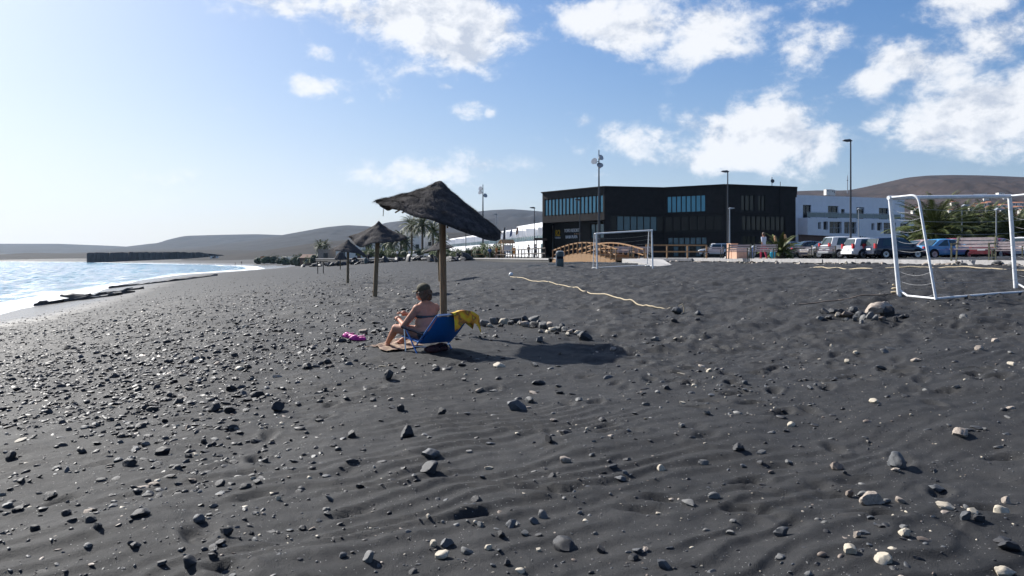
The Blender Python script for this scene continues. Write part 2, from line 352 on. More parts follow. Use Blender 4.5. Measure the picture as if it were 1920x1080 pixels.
def at(px, py, ymin=2.5, ymax=300):
    """the ground point seen at a pixel of the photograph"""
    Y = np.exp(np.linspace(math.log(ymin), math.log(ymax), 900)); X = (px-960)/F*Y
    e = 480+(EYE-G(X, Y))*F/Y - py
    s = np.nonzero((e[:-1] > 0) & (e[1:] <= 0))[0]
    k = s[0] if len(s) else int(np.argmin(np.abs(e)))
    return float(X[k]), float(Y[k]), h1(X[k], Y[k])
def pt(px, depth, py=None): return Vector(((px-960)/F*depth, depth, EYE+(480-py)/F*depth if py is not None else 0))

# ------------------------------------------------------------------ ground sheet, sea
def fan(thetas, radii, zf):
    n, m = len(thetas), len(radii)
    X = np.outer(radii, np.sin(thetas)); Y = np.outer(radii, np.cos(thetas)); Z = zf(X, Y)
    V = np.concatenate([np.stack([X, Y, Z], -1).reshape(-1, 3)])
    i = np.arange(m-1)[:, None]*n; j = np.arange(n)[None, :]; j2 = (j+1) % n
    Q = np.stack([i+j, i+n+j, i+n+j2, i+j2], -1).reshape(-1, 4)[:, ::-1]
    return V, Q
def sand_material():
    m = bpy.data.materials.new('black_sand'); m.use_nodes = True; nt = m.node_tree; N = nt.nodes; L = nt.links; p = N['Principled BSDF']
    geo = N.new('ShaderNodeNewGeometry'); pos = geo.outputs['Position']
    def nz(scale, det=4, rough=.6):
        n = N.new('ShaderNodeTexNoise'); n.inputs['Scale'].default_value = scale; n.inputs['Detail'].default_value = det; n.inputs['Roughness'].default_value = rough
        L.new(pos, n.inputs['Vector']); return n.outputs['Fac']
    def ramp(f, stops):
        r = N.new('ShaderNodeValToRGB'); e = r.color_ramp.elements
        while len(e) < len(stops): e.new(.5)
        for k, (q, c) in enumerate(stops): e[k].position = q; e[k].color = (*c, 1)
        L.new(f, r.inputs[0]); return r.outputs[0]
    def mix(f, a, b, mode='MIX'):
        n = N.new('ShaderNodeMix'); n.data_type = 'RGBA'; n.blend_type = mode
        for s, v in (('Factor', f), ('A', a), ('B', b)):
            if isinstance(v, (int, float)): n.inputs[s].default_value = v
            elif isinstance(v, tuple): n.inputs[s].default_value = (*v, 1)
            else: L.new(v, n.inputs[s])
        return n.outputs['Result']
    base = ramp(nz(.55, 6), [(.3, (.0190, .0198, .0212)), (.7, (.0430, .0434, .0448))])
    base = mix(.55, base, ramp(nz(6, 4), [(.3, (.0192, .0202, .0220)), (.72, (.0440, .0435, .0442))]))
    grain = ramp(nz(420, 2, .8), [(.3, (.35, .35, .35)), (.7, (1.7, 1.68, 1.65))])
    base = mix(1, base, grain, 'MULTIPLY')
    # pale mineral grains; the sparkle of the sand is painted in as bright specks
    vo = N.new('ShaderNodeTexVoronoi'); vo.inputs['Scale'].default_value = 190; L.new(pos, vo.inputs['Vector'])
    wn = N.new('ShaderNodeSeparateColor'); L.new(vo.outputs['Color'], wn.inputs[0])
    gt = N.new('ShaderNodeMath'); gt.operation = 'GREATER_THAN'; gt.inputs[1].default_value = .9945; L.new(wn.outputs[0], gt.inputs[0])
    lt = N.new('ShaderNodeMath'); lt.operation = 'LESS_THAN'; lt.inputs[1].default_value = .34; L.new(vo.outputs['Distance'], lt.inputs[0])
    sp = N.new('ShaderNodeMath'); sp.operation = 'MULTIPLY'; L.new(gt.outputs[0], sp.inputs[0]); L.new(lt.outputs[0], sp.inputs[1])
    base = mix(sp.outputs[0], base, (.85, .84, .82))
    sx = N.new('ShaderNodeSeparateXYZ'); L.new(pos, sx.inputs[0])
    # wet strip by the water
    hz = N.new('ShaderNodeMath'); hz.operation = 'MULTIPLY_ADD'; hz.inputs[1].default_value = .35; L.new(nz(.15, 3), hz.inputs[0]); L.new(sx.outputs[2], hz.inputs[2])
    wet = N.new('ShaderNodeMapRange'); wet.inputs[1].default_value = .95; wet.inputs[2].default_value = .45; L.new(hz.outputs[0], wet.inputs[0])
    base = mix(wet.outputs[0], base, (.16, .145, .125))
    L.new(base, p.inputs['Base Color'])
    rr = N.new('ShaderNodeMapRange'); rr.inputs[3].default_value = .66; rr.inputs[4].default_value = .22; L.new(wet.outputs[0], rr.inputs[0]); L.new(rr.outputs[0], p.inputs['Roughness'])
    p.inputs['Specular IOR Level'].default_value = .085
    b1 = N.new('ShaderNodeBump'); b1.inputs['Strength'].default_value = .8; b1.inputs['Distance'].default_value = .010; L.new(nz(170, 3, .7), b1.inputs['Height'])
    b2 = N.new('ShaderNodeBump'); b2.inputs['Strength'].default_value = .4; b2.inputs['Distance'].default_value = .025; L.new(nz(14, 5, .65), b2.inputs['Height']); L.new(b1.outputs[0], b2.inputs['Normal'])
    L.new(b2.outputs[0], p.inputs['Normal'])
    return m
th = np.concatenate([np.linspace(R(-41), R(41), 660), np.linspace(R(41), R(319), 92)[1:-1]])
rad = np.concatenate([[.02], np.geomspace(.4, 2.4, 12)[:-1], np.geomspace(2.4, 70, 520)[:-1], np.geomspace(70, 4000, 110)])
V, Q = fan(th, rad, lambda X, Y: G(X, Y)+D(X, Y))
ground = big_mesh('ground', V, Q, sand_material()); tag(ground, kind='structure')

SHORE = np.array([(-22,-60),(-24,0),(-28,30),(-39.4,61.6),(-46,77),(-53,100),(-60,125),(-82,203),(-88,276),(-112,345),(-148,406),(-212,476),(-306,575),(-401,627),(-683,657),(-1400,700)], float)
def shore_dist(X, Y):
    d = np.full(X.shape, 1e9)
    for a, b in zip(SHORE[:-1], SHORE[1:]):
        ab = b-a; t = np.clip(((X-a[0])*ab[0]+(Y-a[1])*ab[1])/(ab@ab), 0, 1)
        d = np.minimum(d, np.hypot(X-a[0]-t*ab[0], Y-a[1]-t*ab[1]))
    return d
def sea_material():
    m = bpy.data.materials.new('sea_water'); m.use_nodes = True; nt = m.node_tree; N = nt.nodes; L = nt.links; p = N['Principled BSDF']
    geo = N.new('ShaderNodeNewGeometry'); pos = geo.outputs['Position']
    def nz(scale, det, rough=.6, sc3=(1, 1, 1)):
        mp = N.new('ShaderNodeMapping'); mp.inputs['Scale'].default_value = sc3; mp.inputs['Rotation'].default_value = (0, 0, .6); L.new(pos, mp.inputs[0])
        n = N.new('ShaderNodeTexNoise'); n.inputs['Scale'].default_value = scale; n.inputs['Detail'].default_value = det; n.inputs['Roughness'].default_value = rough
        L.new(mp.outputs[0], n.inputs['Vector']); return n.outputs['Fac']
    at_ = N.new('ShaderNodeAttribute'); at_.attribute_name = 'foam'
    s = N.new('ShaderNodeMath'); s.operation = 'ADD'; L.new(at_.outputs['Fac'], s.inputs[0]); L.new(nz(.9, 6, .7, (.45, 1, 1)), s.inputs[1])
    mr = N.new('ShaderNodeMapRange'); mr.inputs[1].default_value = .86; mr.inputs[2].default_value = 1.16; L.new(s.outputs[0], mr.inputs[0])
    mx = N.new('ShaderNodeMix'); mx.data_type = 'RGBA'; L.new(mr.outputs[0], mx.inputs['Factor'])
    mx.inputs['A'].default_value = (.045, .20, .32, 1); mx.inputs['B'].default_value = (.85, .87, .88, 1); L.new(mx.outputs['Result'], p.inputs['Base Color'])
    rr = N.new('ShaderNodeMapRange'); rr.inputs[3].default_value = .12; rr.inputs[4].default_value = .7; L.new(mr.outputs[0], rr.inputs[0]); L.new(rr.outputs[0], p.inputs['Roughness'])
    b = N.new('ShaderNodeBump'); b.inputs['Strength'].default_value = 1; b.inputs['Distance'].default_value = .9; L.new(nz(.5, 8, .66, (.6, 1.1, 1)), b.inputs['Height'])
    bb = N.new('ShaderNodeBump'); bb.inputs['Strength'].default_value = 1; bb.inputs['Distance'].default_value = 2.4; L.new(nz(1, 3, .6, (.45, .12, 1)), bb.inputs['Height']); L.new(b.outputs[0], bb.inputs['Normal'])
    L.new(bb.outputs[0], p.inputs['Normal']); p.inputs['IOR'].default_value = 1.33
    return m
def sea_z(X, Y):
    d = shore_dist(X, Y); k = sstep(0, 30, d)
    w = lambda lx, a, sh, sd: np.sin((X*math.sin(a)+Y*math.cos(a))*2*math.pi/lx+sh*fbm(X*.04, Y*.04, 2, sd))*(.5+.5*vnoise(X*.11, Y*.07, sd+7))
    z = k*(.20*w(8.5, -.9, 5, 60)+.13*w(5.6, -.4, 5, 64)+.10*w(4.4, .3, 4, 68))+.10*np.sin(d*.55+1.5*fbm(X*.03, Y*.03, 2, 5))*np.exp(-d/60)+.13*fbm(X*.16, Y*.16, 3, 15)*k
    return z*.9
ts = np.concatenate([np.linspace(R(-60), R(-12), 340), np.linspace(R(-12), R(300), 60)[1:-1]])
rs = np.concatenate([np.geomspace(24, 900, 270), np.geomspace(900, 3900, 14)[1:]])
V, Q = fan(ts, rs, sea_z)
sea = big_mesh('sea_water', V, Q, sea_material()); tag(sea, kind='structure')
dd = shore_dist(V[:, 0], V[:, 1])
line = np.exp(-((dd-9-3*fbm(V[:, 0]*.05, V[:, 1]*.05, 2, 3))/2.2)**2)+.8*np.exp(-((dd-21-5*fbm(V[:, 0]*.04, V[:, 1]*.04, 2, 13))/2.0)**2)
foam = np.clip(.75*np.exp(-(dd/4.5)**2)+.34*line+.06*np.exp(-dd/45), 0, 1)*1.0
fa = sea.data.attributes.new('foam', 'FLOAT', 'POINT'); fa.data.foreach_set('value', foam.astype(np.float32))
#SECTION2
# ------------------------------------------------------------------ hills
HILL = {}
def hill(name, pts, front, crest, back, c, c2, foot=482, seed=0, rough=9.):
    """pts: skyline (px, py) seen at the crest distance; slopes run from the foot (front) up to the crest and down behind"""
    pts = sorted(pts); xs = np.array([p[0] for p in pts], float); ys = np.array([p[1] for p in pts], float)
    n = 260; P = np.linspace(xs[0], xs[-1], n); y = np.interp(P, xs, ys)
    k = np.exp(-np.linspace(-2, 2, 9)**2); y = np.convolve(np.pad(y, 4, 'edge'), k/k.sum(), 'valid')
    top = EYE+(480-y)/F*crest; X0 = (P-960)/F*crest
    rows = []
    for t in np.linspace(0, 1.5, 64):
        if t <= 1: dep = front+(crest-front)*t; hgt = t**1.25*(1.0) if t < 1 else 1
        else: dep = crest+(back-crest)*(t-1)*2; hgt = max(0, 1-((t-1)*2)**1.6)
        hgt = math.sin(min(1, t)*math.pi/2)**1.1*dep/crest*(1-.02*min(1, (1-t)*8)) if t <= 1 else hgt
        ang = (P-960)/F; X = X0*(.35+.65*dep/crest); Yv = np.full(n, dep)
        base = G(X, Yv)-.7
        er = fbm(X/crest*rough*1.3+seed, Yv/crest*rough+seed, 5, seed)
        gl = np.abs(fbm(X/crest*rough*3+seed*2, Yv/crest*rough*.8, 4, seed+30))
        z = base+(top-base)*hgt*(1+.10*(er-1.3*gl)*max(0, min(1, (1.0-t)*3.0)) if t <= 1 else 1)
        rows.append(np.stack([X, Yv, z], -1))
    Vv = np.array(rows).reshape(-1, 3); m = 64
    i = np.arange(m-1)[:, None]*n; j = np.arange(n-1)[None, :]
    Qq = np.stack([i+j, i+j+1, i+n+j+1, i+n+j], -1).reshape(-1, 4)
    mm = mat('slope_'+name+str(seed), c, .95, .3, 14./crest*60/14, .0, spec=.1, c2=c2)
    nt = mm.node_tree; nd = [q for q in nt.nodes if q.type == 'TEX_NOISE'][0]; nd.inputs['Scale'].default_value = 22/crest*3; nd.inputs['Detail'].default_value = 9; nd.inputs['Roughness'].default_value = .7
    o = big_mesh(name, Vv, Qq, mm); tag(o, kind='structure'); HILL[name+str(seed)] = np.array(rows); return o
BR = (.050, .037, .034); BR2 = (.020, .017, .018); GR = (.022, .023, .027); GR2 = (.010, .0105, .013)
hill('hills', [(-900,462),(-300,456),(0,457),(110,457),(160,459),(212,461),(250,463),(330,470),(400,482)], 2300, 3300, 3700, GR, GR2, seed=1)
hill('hills', [(180,484),(215,478),(245,462),(275,458),(310,454),(330,446),(350,442),(420,440),(480,439),(540,441),(620,445),(760,452),(900,470)], 2000, 2900, 3500, GR, GR2, seed=2)
hill('hills', [(120,483),(200,475),(300,468),(400,462),(450,456),(500,446),(560,435),(610,426),(650,422),(690,424),(740,431),(820,440),(950,460),(1060,480)], 1100, 2100, 2700, GR, GR2, seed=3)
hill('hills', [(600,455),(680,435),(720,418),(767,412),(830,405),(880,398),(920,394),(960,392),(1000,395),(1040,399),(1120,410),(1250,425),(1400,450),(1500,480)], 1000, 2500, 3100, GR, BR2, seed=4)
hill('hills', [(380,486),(480,473),(560,460),(600,454),(650,450),(740,446),(830,436),(900,436),(960,442),(1040,450),(1200,470)], 480, 800, 1100, (.020,.0175,.017), (.010,.009,.009), seed=5)
hill('hills', [(1300,400),(1420,366),(1480,359),(1530,357),(1590,357),(1625,350),(1660,342),(1700,333),(1740,329),(1790,328),(1850,329),(1920,332),(2050,336),(2250,345),(2500,400)], 330, 1300, 1800, BR, BR2, seed=6)
hill('hills', [(-900,474),(-300,473),(0,477),(60,476),(74,472),(90,476),(200,475),(320,470),(400,468),(520,470),(600,478),(690,486)], 640, 1100, 1400, (.018,.0165,.017), (.008,.008,.009), seed=7)
# flat dark headland with a cliff at the far end of the bay
mb = MB(); d0 = 560
hp0 = [(160,474.5,489),(172,473.8,489),(250,473,489),(330,472.5,488.5),(372,473,488),(410,477,487.5),(440,482,487)]
hp = [(x, float(np.interp(x, [q[0] for q in hp0], [q[1] for q in hp0])), float(np.interp(x, [q[0] for q in hp0], [q[2] for q in hp0]))) for x in np.linspace(160, 440, 70)]
F0 = [pt(a, d0+(a-160)*.25, c) for a, b, c in hp]; T0 = [pt(a, d0+(a-160)*.25+4, b) for a, b, c in hp]; T1 = [Vector((p.x*1.12, p.y+70, p.z)) for p in T0]; B1 = [Vector((p.x, p.y+6, -2)) for p in T1]
for r in (F0, T0, T1, B1):
    for p in r: p.x += random.gauss(0, .25); p.y += random.gauss(0, 1.2); p.z += random.gauss(0, .16)
for p in F0: p.z = min(p.z, 1.0)-1.5
mb.grid([F0, T0, T1, B1]); mb.add([F0[0], T0[0], T1[0], B1[0]], [(0, 1, 2, 3)])
tag(obj('headland', mb, mat('headland_rock', (.05, .046, .045), .9, .4, .05, 0)), kind='structure')

# ------------------------------------------------------------------ promenade, road, parking
def ribbon(path, width, z_top, thick, side=1):
    """slab along a path (list of (x, y, z)); side = which hand the width goes"""
    mb = MB(); A = []; B = []
    for i, p in enumerate(path):
        a = Vector(path[max(i-1, 0)]); b = Vector(path[min(i+1, len(path)-1)]); d = (b-a); d.z = 0; d.normalize()
        n = Vector((d.y, -d.x, 0))*side; p = Vector(p); A.append(p); B.append(p+n*width)
    dn = Vector((0, 0, -thick)); mb.grid([[p+dn for p in A], A, B, [p+dn for p in B]]); return mb
PROM = [(20.2, 8, 4.40), (18.6, 20, 4.41), (17.5, 28, 4.42), (15.9, 40, 4.42), (14.4, 48, 4.42), (12.6, 55, 4.42), (9.75, 58.6, 4.42)]
KW = .32
tag(obj('promenade', ribbon([(x+KW+.004, y, z-.004) for x, y, z in PROM], 5.2, 0, .35, 1), M['promenade_paving']), kind='structure')
# kerb: separate stones laid end to end along the beach edge
kerb_root = thing('kerb', 'pale concrete kerb along the beach edge of the car park promenade', 'kerb')
def along(path, step):
    path = [Vector(p) for p in path]; out = []; acc = 0
    for a, b in zip(path[:-1], path[1:]):
        l = (b-a).length; t = -acc if acc else 0; d = (b-a)/l; s = (step-acc) if acc else 0
        while s <= l: out.append((a+d*s, d)); s += step
        acc = l-(s-step)
    return out
for p, d in along(PROM, 1.5):
    z = random.gauss(0, .006); q = p+d*1.485; n = Vector((d.y, -d.x, 0))*KW/2
    obj('kerb_stone', MB().bar((p.x+n.x, p.y+n.y, 4.345+z), (q.x+n.x, q.y+n.y, 4.345+z), KW, .19), M['kerb_stone'], kerb_root)
tag(obj('parking', ribbon([(x+5.55, y, 4.40) for x, y, z in PROM[:-2]]+[(19.5, 60, 4.40), (15, 75, 4.4)], 34, 0, .3, 1), M['asphalt']), kind='structure')
# second promenade, beyond the gully, running off along the palms
PROM2 = [(3.3, 70, 4.34), (2.3, 78, 4.33), (-1.0, 100, 4.28), (-7.0, 128, 4.22), (-17, 148, 4.14), (-31, 168, 4.06), (-49, 200, 3.98)]
tag(obj('promenade', ribbon([(x, y, z) for x, y, z in PROM2], 6.0, 0, .5, 1), M['promenade_paving']), kind='structure')
tag(obj('promenade', MB().prism([(9.6, 60.3, 4.0), (24, 62, 4.0), (24, 80, 4.0), (4.2, 84, 4.0), (3.4, 74, 4.0)], (0, 0, .41)), M['promenade_paving']), kind='structure')
t = thing('retaining_wall', 'dark low retaining wall under the promenade by the wooden rail fence', 'wall')
obj('wall', ribbon([(x-.06, y, z-.10) for x, y, z in PROM2], .35, 0, 2.6, 1), M['dark_wall'], t)
obj('coping', ribbon([(x-.12, y, z+.06) for x, y, z in PROM2], .45, 0, .14, 1), M['kerb_stone'], t)
# pale paved ramp that drops from the bridge to the sand
rp = [(7.9, 57.6, 4.40), (9.7, 58.4, 4.40), (10.3, 54.5, 4.36), (9.6, 48.0, 4.06), (8.4, 46.6, 3.98), (8.0, 50, 4.18)]
tag(obj('ramp', MB().prism([(x, y, z-.3) for x, y, z in rp], (0, 0, .31)), M['promenade_paving']), kind='structure')

# ------------------------------------------------------------------ buildings
def wall_holes(mb, p0, p1, z0, z1, holes, inset=.16, soffit=True):
    """wall face along p0->p1 (plan) with rectangular openings (u0, u1, z0, z1) in metres from p0; reveals go inwards"""
    p0 = Vector((p0[0], p0[1], 0)); p1 = Vector((p1[0], p1[1], 0)); L_ = (p1-p0).length; d = (p1-p0)/L_; n = Vector((d.y, -d.x, 0))
    us = sorted({0, L_, *[h[0] for h in holes], *[h[1] for h in holes]}); zs = sorted({z0, z1, *[h[2] for h in holes], *[h[3] for h in holes]})
    P = lambda u, z, k=0: p0+d*u-n*k+Vector((0, 0, z))
    for a, b in zip(us[:-1], us[1:]):
        for c, e in zip(zs[:-1], zs[1:]):
            if any(h[0]-1e-6 <= a and b <= h[1]+1e-6 and h[2]-1e-6 <= c and e <= h[3]+1e-6 for h in holes): continue
            mb.add([P(a, c), P(b, c), P(b, e), P(a, e)], [(0, 1, 2, 3)])
    for (a, b, c, e) in holes:
        mb.add([P(a, c), P(b, c), P(b, e), P(a, e), P(a, c, inset), P(b, c, inset), P(b, e, inset), P(a, e, inset)], [(0, 1, 5, 4), (1, 2, 6, 5), (2, 3, 7, 6), (3, 0, 4, 7)])
    return P, L_
def panes(root, P, hole, n, glass, frame, inset=.12, fw=.07, gap=None, name='window'):
    """one window: a frame with n separate panes standing in an opening"""
    a, b, c, e = hole; fm = MB(); w = (b-a)/n
    for k in range(n+1):
        u = a+(b-a)*k/n; u = min(max(u, a+fw/2), b-fw/2)
        fm.bar(P(u, c+.002, inset-.03), P(u, e-.002, inset-.03), fw, .12, up=P(1, 0)-P(0, 0))
    for z in (c+fw/2, e-fw/2): fm.bar(P(a+.004, z, inset-.02), P(b-.004, z, inset-.02), .08, fw)
    wo = obj(name, fm, frame, root, world=True)
    for k in range(n):
        u0 = a+w*k+fw/2; u1 = a+w*(k+1)-fw/2; s = random.gauss(0, .004)
        q = MB(); q.add([P(u0, c+fw, inset+s), P(u1, c+fw, inset-s), P(u1, e-fw, inset-s), P(u0, e-fw, inset+s)], [(0, 1, 2, 3)])
        g = glass(k) if callable(glass) else glass
        o = obj('pane', q, g, None, fix=False)
        o.parent = wo; o.matrix_parent_inverse = (root.matrix_basis).inverted()
    return wo

# the dark hotel
HA, HB, HC, HD, HE = (4.6, 121), (12.75, 110.5), (21.4, 112.6), (28.7, 107.5), (39.6, 111.7)
hotel = thing('hotel_building', 'long black three storey hotel with blue window bands and folded facade', 'building', (22, 115, 4.3))
zr = 14.15; z2 = 9.85
mb = MB()
wl = math.hypot(HB[0]-HA[0], HB[1]-HA[1])
h1_ = (.45, wl-.15, 10.55, 13.15)
PAB, _ = wall_holes(mb, HA, HB, z2-.25, zr, [h1_])
LBC = math.hypot(HC[0]-HB[0], HC[1]-HB[1]); LCD = math.hypot(HD[0]-HC[0], HD[1]-HC[1]); LDE = math.hypot(HE[0]-HD[0], HE[1]-HD[1])
hBC = (.9, LBC-.05, 8.1, 10.15)
PBC, _ = wall_holes(mb, HB, HC, 4.2, zr, [hBC])
hCD1 = (.4, 6.1, 10.65, 12.95); hCD2 = (.05, LCD-.5, 8.1, 10.1); hCD3 = (.5, 6.3, 6.15, 7.2); hCD4 = (.5, 6.3, 4.5, 6.0)
PCD, _ = wall_holes(mb, HC, HD, 4.2, zr, [hCD1, hCD2, hCD3, hCD4])
hDE = [(2.4, 4.75, 10.7, 12.95), (5.2, 6.55, 10.7, 12.95), (2.6, 9.9, 8.05, 10.1), (2.7, 5.0, 5.5, 7.35)]
PDE, _ = wall_holes(mb, HD, HE, 4.2, zr, hDE)
# back, flat roof, parapet return, underside of the left overhang
back = [(46, 130), (8, 138)]
ring = [HA, HB, HC, HD, HE, *back]
for a, b in ((HE, back[0]), (back[0], back[1]), (back[1], HA)): mb.add([(*a, 4.2), (*b, 4.2), (*b, zr), (*a, zr)], [(0, 1, 2, 3)])
mb.add([(*p, zr-.35) for p in ring], [tuple(range(len(ring)))])
IA, IB = (6.3, 122.4), (13.3, 112.6)
mb.add([(*HA, z2-.25), (*HB, z2-.25), (*IB, z2-.25), (*IA, z2-.25)], [(0, 1, 2, 3)])
mb.add([(*HB, 4.2), (*IB, 4.2), (*IB, z2-.25), (*HB, z2-.25)], [(0, 1, 2, 3)])
obj('wall', mb, M['dark_cladding'], hotel, world=True, fix=False)
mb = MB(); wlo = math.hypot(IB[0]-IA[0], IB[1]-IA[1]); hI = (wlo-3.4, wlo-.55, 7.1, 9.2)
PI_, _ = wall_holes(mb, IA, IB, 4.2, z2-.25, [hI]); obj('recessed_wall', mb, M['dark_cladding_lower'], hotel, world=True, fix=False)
mb = MB()
for a, b in zip(ring, ring[1:]+ring[:1]): mb.bar((*a, zr+.05), (*b, zr+.05), .5, .12)
obj('roof_edge', mb, M['dark_cladding_lower'], hotel, world=True)
GB, GB2, GD, GW = M['glass_blue_reflect'], M['glass_blue_reflect2'], M['glass_dark'], M['glass_brown_reflect']; FR = M['dark_cladding_lower']
panes(hotel, PAB, h1_, 16, GB, FR, fw=.16)
panes(hotel, PI_, hI, 3, GB2, FR)
panes(hotel, PBC, hBC, 8, lambda k: GB2 if 1 <= k <= 6 else GD, FR, fw=.05)  # bluer panes on the left paint in the mountain's reflection
panes(hotel, PCD, hCD1, 8, GB, FR)
panes(hotel, PCD, hCD2, 7, GD, FR, fw=.05)
panes(hotel, PCD, hCD3, 7, GB2, FR)
panes(hotel, PCD, hCD4, 7, lambda k: GB2 if k in (1, 3, 5) else GD, FR)
panes(hotel, PDE, hDE[0], 3, GW, FR, fw=.14); panes(hotel, PDE, hDE[1], 2, GW, FR, fw=.14)
panes(hotel, PDE, hDE[2], 9, GW, FR, fw=.12); panes(hotel, PDE, hDE[3], 3, GW, FR)
# ledge lines between the storeys and vertical joint near the right end
mb = MB()
for P, l in ((PBC, LBC), (PCD, LCD), (PDE, LDE)):
    for z in (10.38, 7.75): mb.bar(P(.05, z, -.03), P(l-.05, z, -.03), .08, .09)
mb.bar(PDE(8.9, 10.5, -.04), PDE(8.9, zr-.05, -.04), .12, .1)
obj('ledge', mb, M['dark_cladding_lower'], hotel, world=True)
an = thing('roof_antenna', 'thin aerial on the roof edge of the black hotel', 'antenna', (36.4, 112, zr))
obj('mast', MB().tube([(0, 0, -.35), (0, 0, 1.5)], .05, 6), M['pole_dark'], an)
obj('dish', MB().lathe([(.02, 0), (.25, .1), (.28, .14)], 10, (0, -.1, .9), Matrix.Rotation(R(80), 3, 'X')), M['pole_dark'], an)
an2 = thing('roof_antenna', 'small second aerial near the right corner of the black hotel roof', 'antenna', (37.7, 112.4, zr))
obj('mast', MB().tube([(0, 0, -.35), (0, 0, .9)], .04, 6), M['pole_dark'], an2)

# hotel lettering on the recessed wall
def text_part(body, P, u, z, size, m, parent, name, k=-.06, sx=1.0):
    cu = bpy.data.curves.new(name, 'FONT'); cu.body = body; cu.size = size; cu.extrude = .03; cu.align_x = 'LEFT'
    to = bpy.data.objects.new('tmp', cu); COL.objects.link(to); dg = bpy.context.evaluated_depsgraph_get(); me = bpy.data.meshes.new_from_object(to.evaluated_get(dg))
    bpy.data.objects.remove(to); o = bpy.data.objects.new(name, me); COL.objects.link(o); me.materials.append(m)
    d = (P(1, 0)-P(0, 0)); n = Vector((d.y, -d.x, 0)); up = Vector((0, 0, 1)); b = P(u, z, k)
    mw = Matrix(((d.x*sx, up.x, n.x, b.x), (d.y*sx, up.y, n.y, b.y), (d.z*sx, up.z, n.z, b.z), (0, 0, 0, 1)))
    o.parent = parent; o.matrix_parent_inverse = parent.matrix_basis.inverted(); o.matrix_basis = mw; return o
mk('sign_white', (.72, .73, .76), .5, .04, 4); mk('sign_gold', (.75, .45, .03), .45, .05, 4); mk('sign_star', (.45, .27, .14), .5, .1, 4)
sg = thing('hotel_sign', 'hotel lettering with gold R2 logo on the black wall above the bridge', 'sign', (*IA, 7.8))
text_part('R2', PI_, .62, 7.62, 1.35, M['sign_gold'], sg, 'logo', sx=.78)
text_part('HOTELS', PI_, .55, 7.25, .36, M['sign_white'], sg, 'logo_text')
text_part('TOFIO RESORT', PI_, 2.75, 8.15, .72, M['sign_white'], sg, 'lettering', sx=.70)
text_part('* * * *', PI_, 5.05, 7.55, .62, M['sign_star'], sg, 'stars', sx=.9)
text_part('BAHIA PLAYA', PI_, 3.05, 7.22, .66, M['sign_white'], sg, 'lettering', sx=.68)

# white apartment block on the right
wb_ = thing('white_building', 'white two storey apartment block with balconies beside the black hotel', 'building', (57, 140, 4.3))
W0, W1 = (46.6, 133), (65.5, 140.5); WU1 = (67.0, 141.6)
ang = Vector((W1[0]-W0[0], W1[1]-W0[1], 0)); wl = ang.length; dx, dy = ang.x/wl, ang.y/wl; nx, ny = dy, -dx
off = lambda p, k: (p[0]-nx*k, p[1]-ny*k)
def u_of(px):  # metres along the facade for a pixel column
    t = (px-960)/F; return (W0[0]-t*W0[1])/(t*dy-dx)
mb = MB()
lh = [(u_of(1534), u_of(1539.5), 9.15, 10.3), (u_of(1544), u_of(1552.5), 9.05, 10.45), (u_of(1555.5), u_of(1578), 8.45, 10.45), (u_of(1583), u_of(1606), 8.45, 10.45), (u_of(1634), u_of(1639.5), 9.15, 10.3), (u_of(1644.5), u_of(1654), 9.05, 10.45), (u_of(1657), u_of(1680), 8.45, 10.45), (u_of(1566), u_of(1576), 5.0, 7.6), (u_of(1584), u_of(1596), 5.0, 7.6), (u_of(1658), u_of(1672), 5.0, 7.6)]
wl2 = u_of(1714)
Wend = (W0[0]+dx*wl2, W0[1]+dy*wl2)
PL, _ = wall_holes(mb, (W0[0]+dx*3.2, W0[1]+dy*3.2), Wend, 4.2, 11.05, [(a-3.2, b-3.2, c, e) for a, b, c, e in lh] + [(u_of(1688)-3.2, u_of(1704)-3.2, 8.45, 10.4)], inset=.5)
mb.add([(W0[0]+dx*3.2, W0[1]+dy*3.2, 4.2), (W0[0]+dx*3.2, W0[1]+dy*3.2, 11.05), (*off((W0[0]+dx*3.2, W0[1]+dy*3.2), 2.2), 11.05), (*off((W0[0]+dx*3.2, W0[1]+dy*3.2), 2.2), 4.2)], [(0, 1, 2, 3)])
S0 = off(W0, 2.2); u_lo = u_of
_u = lambda px: (lambda t: (S0[0]-t*S0[1])/(t*dy-dx))((px-960)/F)
wl3 = _u(1696); S1 = off((W0[0]+dx*wl3, W0[1]+dy*wl3), 2.2)
uh = [(_u(1505.5), _u(1521), 11.10, 13.35), (_u(1552.5), _u(1572), 11.10, 13.3), (_u(1577), _u(1584), 11.7, 12.8), (_u(1606), _u(1620.5), 11.10, 13.2), (_u(1648), _u(1666), 11.10, 13.2)]
PU, _ = wall_holes(mb, S0, S1, 4.2, 15.0, uh, inset=.35)
mb.add([(*Wend, 4.2), (*off(Wend, 14), 4.2), (*off(Wend, 14), 11.05), (*Wend, 11.05)], [(0, 1, 2, 3)])
mb.add([(*S1, 11.0), (*off(S1, 14), 11.0), (*off(S1, 14), 14.4), (*S1, 14.4)], [(0, 1, 2, 3)])
mb.add([(*S0, 4.2), (*off(S0, 14), 4.2), (*off(S0, 14), 15), (*S0, 15)], [(0, 1, 2, 3)])
mb.add([(W0[0]+dx*3.2, W0[1]+dy*3.2, 11.05), (*Wend, 11.05), (*off(Wend, 2.2), 11.05), (*off((W0[0]+dx*3.2, W0[1]+dy*3.2), 2.2), 11.05)], [(0, 1, 2, 3)])
mb.add([(*S0, 14.98), (*S1, 14.98), (*off(S1, 14), 14.98), (*off(S0, 14), 14.98)], [(0, 1, 2, 3)])
mb.add([(*off(S0, 14), 4.2), (*off(Wend, 14), 4.2), (*off(Wend, 14), 15), (*off(S0, 14), 15)], [(0, 1, 2, 3)])
obj('wall', mb, M['white_render'], wb_, world=True, fix=False)
